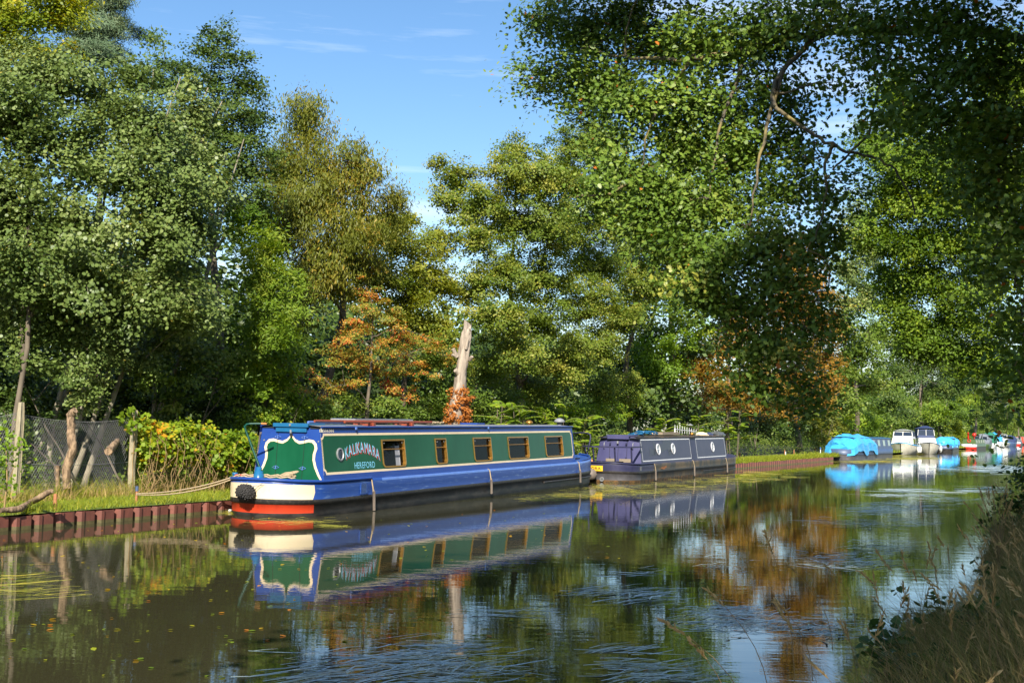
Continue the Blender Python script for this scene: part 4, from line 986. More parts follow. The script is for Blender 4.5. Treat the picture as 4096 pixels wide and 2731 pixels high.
on2('television_aerial', g, M_['whitetrim'], 'white television aerial lying on its side on the purple boat roof', 'aerial')
g = MB(); u = vo(2771, 1700, 0); g.lathe([(.075, 1.55), (.075, 1.86), (.085, 1.865), (.085, 1.885), (.06, 1.89)], (u, .1, 0), 12, 0); g.lathe([(.085, 1.75), (.085, 1.765)], (u, .1, 0), 12, 1)
g.tube([(u + .03, .1, 1.88), (u + .03, .1, 1.97)], .008, 4, 1); g.lathe([(.13, 1.955), (.11, 1.975), (.01, 2.02)], (u - .02, .1, 0), 12, 1)
on2('chimney', g, [M_['darkgap'], M_['steel']], 'black flue chimney with a pointed steel cap on the roof', 'chimney')
for i, (px, y, m_, lab) in enumerate(((2545, -.1, 'rusthull', None), (2610, .1, 'brass', None), (2768, -.3, 'brass', None))): mushroom(roof2, (vo(px, 1725, y), y, 1.55), m_, .9)
def bag(px, y, sx, sy, sz, mat, name, lab, seed):
    g = MB(); r_ = random.Random(seed); K, J = 10, 6; u = vo(px, 1720, y)
    for j in range(J + 1):
        ph = j / J * math.pi / 2
        for i in range(K): q = i * 2 * math.pi / K; k = 1 + r_.uniform(-.16, .16); g.v.append((u + sx * math.cos(q) * math.cos(ph) * k, y + sy * math.sin(q) * math.cos(ph) * k, 1.545 + sz * math.sin(ph) * k))
    for j in range(J):
        for i in range(K): g.f.append((j * K + i, j * K + (i + 1) % K, (j + 1) * K + (i + 1) % K, (j + 1) * K + i)); g.m.append(0); g.sm.append(False)
    return on2(name, g, M_[mat], lab, 'bag', 'bags on the purple boat roof')
bag(2808, -.2, .35, .28, .13, 'creamhull', 'cloth_bag', 'pale cream bag slumped on the purple boat roof', 2)
bag(2835, -.2, .16, .2, .11, 'navycanvas', 'cloth_bag', 'small dark blue bag between the cream and the grey bag', 3)
bag(2868, -.25, .48, .34, .17, 'greybag', 'plastic_bag', 'large shiny dark grey bag near the far roof end', 4)
for px, lab in ((2622, 'grey pole fender nearest the stern of the purple narrowboat'), (2777, 'grey pole fender at the middle of the purple narrowboat'), (2908, 'grey pole fender at the far end of the purple narrowboat')):
    u = vo(px, 1890, -1.06); w_ = H2.hw(u); g = MB(); g.tube([(u, -w_ - .05, .36), (u + .03, -w_ - .05, .02)], [.03, .034], 8); rt_ = g.build('pole_fender', M_['fenderw']); rt_.matrix_world = MW2; tag(rt_, lab, 'fender', 'boat fenders')
    g = MB(); g.tube([(u - .02, -w_ * .96, H2.sheer(u) + .02), (u - .02, -w_ - .012, H2.sheer(u) - .02), (u, -w_ - .05, .36)], .011, 5); g.build('cord', M_['rope'], rt_)
# rope fender squeezed between the two boats
g = MB(); g.lathe([(.03, -.24), (.16, -.20), (.20, 0), (.16, .20), (.03, .24)], (0, 0, 0), 14, 0, 'x')
for k in range(40): 
    q = k * 2.4; z = -.2 + .01 * k; r_ = .195 - abs(z) * .25; g.lathe([(.004, -.02), (.026, 0), (.004, .02)], (z, r_ * math.cos(q), r_ * math.sin(q)), 6, 0, 'z')
o = g.build('bow_fender', M_['fenderw']); pf = L2(2366, 1898, -.2); o.matrix_world = MW2 @ Matrix.Translation((-.25, pf.y, .26)) @ Matrix.Rotation(R(25), 4, 'Z')
tag(o, 'weathered grey rope fender wedged between the blue bow and the purple stern', 'fender', 'boat fenders')
g = MB(); p = L2(2411, 1923, .1); g.lathe([(.05, 0), (.05, .05), (.075, .052), (.075, 0)], (stern_pt(p.y, 0).x - .0, p.y, .10), 12, 0, 'x'); g.build('exhaust_outlet', M_['steel'], hull2)

# =============================== fence, hedge, posts on the far bank ===============================
FO = 1.95                                                # fence line, metres from the water
def bz(s, o, z): p = bank(s, o); return Vector((p.x, p.y, z))
sP1, sP2 = s_at(60, FO, .4), s_at(522, FO, .4)
ftop = 1.98
def post(s, h, label, lean=(0, 0)):
    g = MB(); rr = random.Random(int(s * 10)); K = 6
    for i in range(K + 1):
        z = -.25 + (h + .25) * i / K; w = .062 - .006 * i / K; j = rr.uniform(-.002, .002)
        if i == K: w *= .72
        for (a, b2) in ((-1, -1), (1, -1), (1, 1), (-1, 1)):
            c = .75; g.v += [(a * w * c + lean[0] * z + j, b2 * w + lean[1] * z, z), (a * w + lean[0] * z + j, b2 * w * c + lean[1] * z, z)] if a * b2 > 0 else [(a * w + lean[0] * z + j, b2 * w * c + lean[1] * z, z), (a * w * c + lean[0] * z + j, b2 * w + lean[1] * z, z)]
    for i in range(K):
        for j in range(8): g.f.append((i * 8 + j, i * 8 + (j + 1) % 8, (i + 1) * 8 + (j + 1) % 8, (i + 1) * 8 + j)); g.m.append(0); g.sm.append(False)
    g.f.append(tuple(K * 8 + j for j in range(8))); g.m.append(0); g.sm.append(False)
    o = g.build('concrete_post', M_['concrete']); o.location = bz(s, FO, .26); o.rotation_euler = (0, 0, math.atan2(BD.y, BD.x)); return tag(o, label, 'fence post', 'concrete fence posts')
post(sP1, 1.80, 'weathered concrete fence post at the left end of the wire mesh', (.012, -.01)); post(sP2, 1.72, 'pale concrete fence post between the wire mesh and the yellowing hedge', (.02, .0))
post(s_at(822, FO, .4) + .25, 1.28, 'short concrete fence post nearly buried in the vine hedge')
# chain link netting: crossing zigzag wires plus straining wires
g = MB()
s0_, s1_ = s_at(-260, FO, .4), sP2
def topz(s):
    if s < sP1: t = (s - s0_) / (sP1 - s0_)
    else: t = (s - sP1) / (sP2 - sP1)
    return 1.86 - .14 * 4 * t * (1 - t) * .75 - (.0 if s < sP1 else .06 * t)
Hn = 1.55; pit = .058
for fam in (-1, 1):
    k = int((s1_ - s0_ + Hn) / pit)
    for i in range(k):
        sa = s0_ - Hn * .55 + i * pit; pts = []
        for j in range(9):
            z = .30 + Hn * j / 8 * 1.02; s = sa + fam * (Hn * .62) * (j / 8 - .5) + Hn * .3
            if s0_ <= s <= s1_:
                tz = topz(s); zz = .30 + (tz - .30) * j / 8; pts.append(bz(s, FO + .09 + .012 * math.sin(s * 3) + (.004 if fam > 0 else 0), zz))
        if len(pts) > 1: g.tube(pts, .0028, 3, 0, False)
for zf in (1.0, .42):
    pts = [bz(s0_ + (s1_ - s0_) * i / 40, FO + .085, .30 + (topz(s0_ + (s1_ - s0_) * i / 40) - .30) * zf) for i in range(41)]; g.tube(pts, .005, 4)
tag(g.build('chain_link_fence', M_['wire']), 'sagging grey chain link wire fence between the concrete posts', 'fence')
# logs in and behind the fence
def logobj(name, pts, rs, mat, label, cat='log', grp=None, sides=9, seed=0):
    r_ = np.random.default_rng(seed); P = []; Rr = []
    pts = [Vector(p) for p in pts]; K = 6
    for i in range(len(pts) - 1):
        for k in range(K):
            t = k / K; P.append(pts[i].lerp(pts[i + 1], t) + Vector(r_.normal(size=3) * rs[i] * .05)); Rr.append((rs[i] * (1 - t) + rs[i + 1] * t) * (1 + r_.normal() * .05))
    P.append(pts[-1]); Rr.append(rs[-1]); g = MB(); g.tube(P, Rr, 14, 0, True, True)
    for k in range(len(g.v)): g.v[k] = tuple(np.array(g.v[k]) + r_.normal(size=3) * rs[0] * .075)
    o = g.build(name, M_[mat]); return tag(o, label, cat, grp)
def ZP(px, py, Y0): return AT(px, py, Y0)
yl = bank(s_at(275, FO, .4), FO).y - .15
logobj('dead_snag', [ZP(268, 1955, yl), ZP(265, 1870, yl), ZP(292, 1800, yl), ZP(284, 1720, yl), ZP(282, 1660, yl), ZP(300, 1640, yl - .03)], [.07, .085, .085, .08, .075, .06], 'log', 'crooked peeling dead trunk standing against the wire fence', 'dead trunk', None, 9, 3)
logobj('cut_branch', [ZP(434, 1806, bank(s_at(440, FO, .4), FO).y - .45), ZP(452, 1783, bank(s_at(450, FO, .4), FO).y - .15), ZP(470, 1762, bank(s_at(465, FO, .4), FO).y + .2)], [.075, .07, .05], 'log', 'sawn log end sticking out through the wire fence', 'log', None, 9, 4)
logobj('stump', [ZP(232, 1960, yl), ZP(228, 1900, yl), ZP(229, 1862, yl)], [.05, .045, .055], 'log', 'short cut stump behind the wire left of the dead trunk', 'stump', None, 8, 5)
logobj('driftwood_branch', [G(0, 2041, .33), G(75, 2036, .33), G(125, 2008, .38), G(165, 1985, .52), G(207, 1962, .62)], [.035, .055, .05, .05, .04], 'log', 'long grey fallen branch lying on the grass at the left', 'branch', None, 8, 6)
def peg(px, py, h, r, mat, label, cap=None, name='mooring_post'):
    b0 = G(px, py, .25); g = MB(); rr = random.Random(px); lx = rr.uniform(-.06, .06)
    g.tube([b0 - Vector((0, 0, .2)), b0 + Vector((lx * h, 0, h * .6)), b0 + Vector((lx * h, 0, h))], [r, r, r * .92], 8, 0)
    if cap: g.tube([b0 + Vector((lx * h, 0, h * .72)), b0 + Vector((lx * h, 0, h * 1.02))], r * 1.25, 8, 1)
    tag(g.build(name, [M_[mat], M_[cap or mat]]), label, 'post', 'mooring posts on the far bank')
peg(221, 2038, .27, .035, 'peg', 'short sawn wooden post at the piling edge below the wire fence')
peg(543, 2010, .30, .026, 'peg', 'rusty stake with a blue cap that the mooring rope is tied to', 'bluehull')
peg(648, 1945, .27, .035, 'log', 'stubby pale post in the dry stems under the hedge')
peg(2960, 1838, .38, .035, 'peg', 'single red brown post on the grass right of the purple narrowboat')
peg(3139, 1823, .40, .035, 'peg', 'red post standing beside a leaning white one on the far grass')
peg(3143, 1824, .30, .03, 'whitetrim', 'white leaning post beside a red one on the far grass')
peg(3177, 1822, .40, .035, 'peg', 'pale topped post alone right of the red and white pair')
peg(3263, 1814, .42, .035, 'peg', 'brown post left of the blue topped one near the tarpaulin boat')
peg(3281, 1816, .50, .035, 'whitetrim', 'white post with a blue top nearest the tarpaulin boat', 'ltblue')
# vine-covered hedge along the old fence
def shrubroot(name, label, cat, base, group=None): return empty(name, base, 0, label, cat, group)
def local(me, base):
    co = np.empty(len(me.vertices) * 3, np.float32); me.vertices.foreach_get('co', co); co = co.reshape(-1, 3) - np.array(base, np.float32); me.vertices.foreach_set('co', co.ravel()); me.update(); return me
def hedge(name, label, s0, s1, zt0, zt1, mat, size, n, seed, ylw, depth=.5, o0=FO, low=.3, fade=.0, stems=60, templ='heart'):
    base = bz((s0 + s1) / 2, o0, .27); root = shrubroot(name, label, 'hedge', base, 'hedges and ivy on the far bank')
    c = Crown(seed); r_ = c.rng
    for i in range(n // 22):
        t = r_.uniform(); zt = zt0 + (zt1 - zt0) * t + .10 * math.sin(t * 23) + .07 * math.sin(t * 51 + 1)
        q = r_.uniform() ** (.55 + fade * (1 - t)); z = low + (zt - low) * q
        o = o0 - .10 - depth * .5 * math.sin(min(1, q * 1.05) * 3.0) * r_.uniform(.3, 1) + depth * r_.uniform(0, .7)
        p = bz(s0 + (s1 - s0) * t, o, z)
        c.clump(p, .15, 22, .9, .1, ylw(t, q) + r_.normal() * .13, .35, (BN.x, BN.y, .2))
    link('foliage', local(c.mesh('foliage', size, templ, L_[mat]), base), root)
    g = MB()
    for i in range(stems):
        t = r_.uniform(); s = s0 + (s1 - s0) * t; z1 = .5 + (zt0 - .6) * r_.uniform(.4, 1); a = bz(s, o0 - .05 - r_.uniform(0, .3), .25); b2 = bz(s + r_.normal() * .25, o0 - .12 - r_.uniform(-.1, .25), z1)
        g.tube([Vector(p) - base for p in bent(r_, a, b2, .22, 4)], [.009, .007, .006, .005, .003], 4, 0, False)
    g.build('stems', M_['straw'], root); return root
hedge('vine_hedge', 'hedge of twining vine turning yellow and orange right of the concrete post', sP2 + .12, s_at(850, FO, .4), 1.72, 1.52, 'vine', .085, 6500, 21, lambda t, q: .43 + .13 * q - .25 * max(0, t - .6) + .12 * math.sin(t * 9), .5, FO, .75, .0, 90)
hedge('vine_hedge', 'bright green vine hedge beside the stern of the green narrowboat', s_at(800, FO, .4), s_at(1060, FO, .4) + .8, 1.50, 1.35, 'vine', .085, 9000, 22, lambda t, q: .28 + .1 * math.sin(t * 12), .7, FO - .05, .35, .0, 60)
hedge('ivy_hedge', 'dark ivy mound against the foot of the trees behind the boats', s_at(1060, 3, .4), s_at(2560, 3, .4), 1.5, 1.6, 'green', .075, 11000, 23, lambda t, q: .42 + .2 * q, .9, 2.9, .3, 0, 120, 'oval')
# vine on post top
c = Crown(31); p = bz(sP2 - .12, FO - .1, 1.86)
for i in range(8): c.clump(np.array(p) + c.rng.normal(size=3) * [.14, .1, .1] - [0, 0, i * .03], .10, 12, .9, 0, .3, .3, (BN.x, BN.y, 0))
root = shrubroot('climbing_vine', 'green vine tuft climbing over the top of the second concrete post', 'vine', p); link('foliage', local(c.mesh('foliage', .085, 'heart', L_['vine']), p), root)
g = MB(); g.tube([(0, 0, .05), (.05, 0, -.3), (.02, .02, -.9), (.06, .0, -1.55)], [.006, .008, .009, .01], 5); g.build('stems', M_['straw'], root)
c = Crown(32); p = AT(25, 1850, 19.6)
for i in range(26): c.clump(np.array(p) + c.rng.normal(size=3) * [.18, .15, .26], .16, 14, .9, 0, .4, .4, (BN.x, BN.y, 0))
root = shrubroot('sapling', 'small bright green sapling in front of the fence at the left edge', 'sapling', (p.x, p.y, .25)); link('foliage', local(c.mesh('foliage', .07, 'oval', L_['bright']), (p.x, p.y, .25)), root)
g = MB(); g.tube([(0, 0, 0), (.03, 0, .5), (-.02, .02, 1.0)], [.015, .012, .006], 6); g.tube([(.02, 0, .4), (.15, 0, .8)], [.009, .004], 5); g.build('stems', M_['straw'], root)
# dry grass tussocks at the foot of the fence
r_ = np.random.default_rng(5); n = 1700; s = r_.uniform(s_at(-100, FO), s_at(1000, FO), n); o = FO - .12 + r_.normal(size=n) * .14
ba = np.stack([_b0.x + BD.x * s - BN.x * o, _b0.y + BD.y * s - BN.y * o, np.full(n, .25)], 1); ln = r_.normal(size=(n, 3)) * .14; ln[:, 2] = 0
tag(link('dry_fence_grass', ngon_mesh('dry_fence_grass', blades(r_, ba, r_.uniform(.08, .42, n), ln, np.full(n, .005)), 4, np.repeat(r_.normal(.72, .2, n), 2), L_['dry'])), 'dry uncut grass along the foot of the fence', 'grass', None, 'stuff')
# bleached dead trunk with ivy on its foot
Ys = bank(s_at(1850, 1.5, 1), 1.5).y
sp = lambda px, py, dy=0: AT(px, py, Ys + dy)
base = Vector((sp(1822, 1690).x, Ys, .25)); root = empty('dead_tree', base, 0, 'bleached broken off dead trunk with rusty ivy round its foot', 'dead tree')
g = MB(); r_ = np.random.default_rng(9); P = [base - Vector((0, 0, .2)), sp(1826, 1640), sp(1838, 1560), sp(1842, 1500), sp(1850, 1440), sp(1858, 1380), sp(1866, 1330), sp(1870, 1312)]
rad = [.24, .24, .19, .165, .175, .16, .14, .11]; K = 18; rows_ = []
for i in range(len(P) - 1):
    for k in range(5): t = k / 5; rows_.append((P[i].lerp(P[i + 1], t), rad[i] * (1 - t) + rad[i + 1] * t))
rows_.append((P[-1], rad[-1])); ph = r_.uniform(0, 6, 5)
for i, (c, rr) in enumerate(rows_):
    for j in range(K):
        q = j * 2 * math.pi / K; k = 1 + .11 * math.sin(3 * q + ph[0] + i * .12) + .07 * math.sin(5 * q + ph[1] - i * .2) + r_.normal() * .045
        zz = c.z + (.16 * math.sin(2 * q + 1) + r_.normal() * .10 if i == len(rows_) - 1 else 0); g.v.append((c.x + rr * k * math.cos(q) - base.x, c.y + rr * k * math.sin(q) - base.y, zz - base.z))
for i in range(len(rows_) - 1):
    for j in range(K): g.f.append((i * K + j, i * K + (j + 1) % K, (i + 1) * K + (j + 1) % K, (i + 1) * K + j)); g.m.append(0); g.sm.append(True)
g.f.append(tuple(range((len(rows_) - 1) * K, len(rows_) * K))); g.m.append(0); g.sm.append(False)
for (a, b2, r1, r2) in (((1828, 1428), (1812, 1395), .07, .06), ((1828, 1425), (1808, 1418), .06, .04), ((1878, 1440), (1888, 1425), .06, .05), ((1832, 1490), (1822, 1480), .1, .07), ((1862, 1395), (1874, 1352), .07, .03)):
    g.tube([sp(*a, -.12) - base, sp(*b2, -.20) - base], [r1, r2], 8)
g.build('trunk', M_['deadwood'], root)
c = Crown(33)
for i in range(85):
    q = c.rng.uniform() ** 1.5; p = sp(1828 + 10 * q, 1690 - 135 * q); a = c.rng.uniform(0, 6.28); rr = .33 - .12 * q
    c.clump((p.x + rr * math.cos(a), p.y + rr * math.sin(a), p.z), .12, 26, .9, 0, .5, .2, (math.cos(a), math.sin(a), 0))
for i in range(8): c.clump(np.array(sp(1862 + 5 * i, 1600 - i * 2, -.25)), .08, 12, .9, 0, .5, .2)
link('ivy', local(c.mesh('ivy', .062, 'heart', L_['rustivy']), base), root)
# tree of heaven saplings: tall shoots with drooping feather leaves
def fern_plant(px, py, Y, hgt, nf, label, seed, fl=.95):
    hgt *= 1.45; nf = int(nf * 1.4)
    r_ = np.random.default_rng(seed); s_ = s_at(px, 1.3 + (Y % 1) * .6, .3); p_ = bank(s_, 1.3 + (Y % 1) * .6); base = Vector((p_.x, p_.y, .27)); root = empty('feather_leaved_sapling', base, 0, label, 'sapling', 'feather leaved saplings on the bank')
    g = MB(); P = []; Nn = []; T = []; ud = []
    ns = max(1, nf // 7)
    for s in range(ns):
        hs = hgt * r_.uniform(.75, 1.0); ox, oy = (r_.normal(size=2) * .28 if ns > 1 else (0, 0)); g.tube([(ox * .5, oy * .5, -.1), (ox, oy, hs * .8)], [.022, .012], 6)
        for i in range(max(4, nf // ns)):
            a = i * 2.4 + r_.uniform(-.3, .3); z0 = hs * (.35 + .5 * i / max(4, nf // ns)); L = fl * r_.uniform(.7, 1.15); up = r_.uniform(.35, .95)
            pts = []
            for k in range(9):
                t = k / 8; h = L * t; pts.append(Vector((ox + math.cos(a) * h * .9, oy + math.sin(a) * h * .9, z0 + h * up * (1 - .75 * t))))
            g.tube(pts, [.008 - .006 * k / 8 for k in range(9)], 4, 0, False)
            tang = Vector((math.cos(a), math.sin(a), 0)); sd = Vector((-math.sin(a), math.cos(a), 0))
            for k in range(22):
                t = .12 + .88 * k / 21; q = t * 8; i0 = min(7, int(q)); c = pts[i0].lerp(pts[i0 + 1], q - i0); ll = .17 * math.sin(math.pi * min(1, .18 + .8 * t)) + .03
                for sg in (-1, 1):
                    d = (sd * sg + tang * .35 + Vector((0, 0, -.22))).normalized(); P.append((c + d * ll * .5, d, ll))
    k = len(TEMPL['lance']); V = []
    t2 = TEMPL['lance']
    for (c, d, ll) in P:
        nrm = Vector((r_.normal() * .45, r_.normal() * .45 - .35, 1)).normalized(); b2 = d.cross(nrm).normalized()
        for (x, y) in t2: V.append(c + d * (y * ll) + b2 * (x * ll * 1.7))
    me = ngon_mesh('leaves', np.array([tuple(v) for v in V]), k, r_.normal(.5, .22, len(P)), L_['bright'])
    g.build('stems', M_['bark'], root); link('leaves', me, root)
fern_plant(1975, 1650, 32.0, 1.9, 16, 'bright feathery sapling right of the bleached dead trunk', 41); fern_plant(2085, 1660, 33.0, 1.9, 16, 'bright feathery sapling above the bow half of the green roof', 42)
fern_plant(2320, 1760, 36.5, 1.8, 14, 'bright feathery sapling between the two narrowboats', 43); fern_plant(2650, 1700, 44.0, 2.0, 14, 'feathery sapling behind the turquoise hose on the roof', 44)
fern_plant(2800, 1715, 48.0, 2.0, 14, 'feathery sapling behind the aerial on the purple boat', 45); fern_plant(2935, 1740, 51.5, 2.3, 26, 'large bright feathery sapling beyond the far end of the purple narrowboat', 46, .95)
fern_plant(2245, 1690, 36.0, 1.9, 12, 'feathery sapling behind the grey roof vent', 47)

c = Crown(55); r_ = c.rng
for i in range(3600):
    u = r_.uniform(); s = -12 + 300 * u ** 2.2; o = (4.6 if s < 1 else 3.1) + 7 * r_.uniform() ** 1.4 * (1 + max(0, s) * .004); k = 1 + max(0, s - 20) * .012
    c.clump(bz(s, o, .3 + r_.uniform(0, .9) * (.5 + .5 * r_.uniform()) * min(k, 1.8)), .30 * k, 34, .8, 0, .42 + r_.normal() * .2, .6, (BN.x, BN.y, .3))
me = c.mesh('undergrowth', .085, 'oval', L_['green'])
tag(link('undergrowth', me), 'low green undergrowth of bramble and nettle behind the verge', 'undergrowth', None, 'stuff')

# =============================== boats further along the bank ===============================
GB = 'boats moored along the canal'
def far_root(name, label, cat, px, py, ang, off=0.0):
    p = G(px, py, 0); ax = Vector((math.sin(R(ang)), math.cos(R(ang)))); root = empty(name, (0, 0, 0), 0, label, cat, GB)
    return root, p, ax
def simple_narrow(label, px, py, ang, L, B, gun, roof, hullm, topm, cabm, roofm, side, win=0, winm='darkglass', endm=None, cover=None, c0=1.6, c1=1.6, cover_end='far', bandm=None):
    """end-on narrowboat: px,py = waterline at the middle of its near end"""
    root, p, ax = far_root('narrowboat', label, 'narrowboat', px, py, ang); place_boat(root, (p.x, p.y, 0), ax)
    H = Hull(L, B, 1.2, 2.0, gun, (2.5, .46), (2.2, .6)); lv = [(-.4, .8, .2), (-.02, .96, .05), (.06, .965, .04), (gun * .45, .98, 0), (gun * .5, 1.0, 0), (gun, .99, 0)]
    def bm(k, u):
        if bandm and u < 1.4: return (1, 1, 3, 2, 4)[k] if k < 5 else 0
        return 1 if k < 3 else 2 if k == 3 else 0
    h = hull_mesh('hull', H, lv, bm, [M_[topm], M_[hullm], M_['blackrub'], M_[bandm[0]] if bandm else M_[hullm], M_[bandm[1]] if bandm else M_[topm]], root, None, 0)
    C = Cabin(c0, L - c1, B * .84, B * .72, gun, roof, .08); g = MB()
    for sd in (-1, 1): g.poly([C.side(C.u0, 0, 0, sd), C.side(C.u1, 0, 0, sd), C.side(C.u1, 1, 0, sd), C.side(C.u0 + .08, 1, 0, sd)], 0)
    yb, yt = C.yb, C.yt
    g.poly([C.front(-yb, gun), C.front(yb, gun), C.front(yt, roof), C.front(-yt, roof)][::-1], 1); g.poly([(C.u1, -yb, gun), (C.u1, yb, gun), (C.u1, yt, roof), (C.u1, -yt, roof)], 1)
    cab = g.build('cabin', [M_[cabm], M_[endm or cabm]], root)
    g = MB(); K = 6
    for u in (C.u0, C.u1 + .05):
        for j in range(K + 1): y = yt * 1.05 * (-1 + 2 * j / K); g.v.append((u, y, roof + .012 + .07 * (1 - (y / yt) ** 2 * .9)))
    for j in range(K): g.f.append((j, j + K + 1, j + K + 2, j + 1)); g.m.append(0); g.sm.append(True)
    for sd in (-1, 1): g.tube([(C.u0, sd * yt * 1.02, roof), (C.u1, sd * yt * 1.02, roof)], .03, 5)
    g.build('roof', M_[roofm], root)
    for i in range(win):
        a = C.u0 + (C.u1 - C.u0) * (i + .30) / win; w = (C.u1 - C.u0) / win * .42
        for sd in (-1, 1):
            g = MB(); frame_strip(g, C, [(a, .3), (a + w, .3), (a + w, .82), (a, .82), (a, .3)], .035, .012); 
            if sd > 0:
                g = MB(); g.poly([C.side(a, .3, .01, 1), C.side(a + w, .3, .01, 1), C.side(a + w, .82, .01, 1), C.side(a, .82, .01, 1)])
            f = g.build('window', M_['steel'], cab)
            g = MB(); g.poly([C.side(a, .3, .014, sd), C.side(a + w, .3, .014, sd), C.side(a + w, .82, .014, sd), C.side(a, .82, .014, sd)]); g.build('pane', M_[winm], f)
    return root, H, C, cab
sgn_ = lambda v: 1 if v > 0 else -1
def drape(root, name, mat, u0, u1, H, C, seed, peak=.25, hem=.15):
    """loose tarpaulin thrown over one end, hanging in folds"""
    g = MB(); r_ = random.Random(seed); nu, nv = 18, 20
    for i in range(nu + 1):
        u = u0 + (u1 - u0) * i / nu; ridge = C.zr + peak * math.sin(math.pi * (.25 + .7 * i / nu)) - (.55 * (1 - i / (nu * .35)) ** 1.5 if i < nu * .35 else 0)
        for j in range(nv + 1):
            t = j / nv * 2 - 1; w = max(.25, H.hw(max(.05, u))) * 1.05; e = abs(t)
            y = np.sign(t) * w * min(1, (e * 1.5)) ; z = ridge - (ridge - (H.gun - hem - .3 * max(0, math.sin(i * .75 + 1.2)) )) * max(0, (e - .30) / .70) ** 1.25
            y += .03 * math.sin(i * 1.7 + j); z += (.10 * abs(math.sin(i * .55 + j * .28 + seed)) + .08 * abs(math.sin(i * .31 - j * .62)) - .10) * (1.15 - e * .5) + r_.uniform(-.018, .018); y += sgn_(y) * .07 * abs(math.sin(i * .8 + seed)) * e; u_ = .06 * math.sin(j * .9)
            g.v.append((u + u_, y, z))
    n = nv + 1
    for i in range(nu):
        for j in range(nv): g.f.append((i * n + j, (i + 1) * n + j, (i + 1) * n + j + 1, i * n + j + 1)); g.m.append(0); g.sm.append(False)
    for ii in (0,): g.f.append(tuple(range(n))); g.m.append(0); g.sm.append(False)
    return g.build(name, M_[mat], root)
a, b2 = G(3375, 1838), G(3538, 1829.5); an = math.degrees(math.atan2(b2.x - a.x, b2.y - a.y)); Lt = (b2 - a).length + 1.4
rt, Ht, Ct, cabt = simple_narrow('blue and grey narrowboat with a bright blue tarpaulin over its near half', 3352, 1839, an, Lt, 1.03, .72, 1.52, 'greyhull', 'bluehull', 'bluehull', 'teal', 1, 7, 'palegreen', None, None, 1.2, 1.2)
drape(rt, 'tarpaulin', 'tarp', .15, Lt * .50, Ht, Ct, 4, .22, .12)
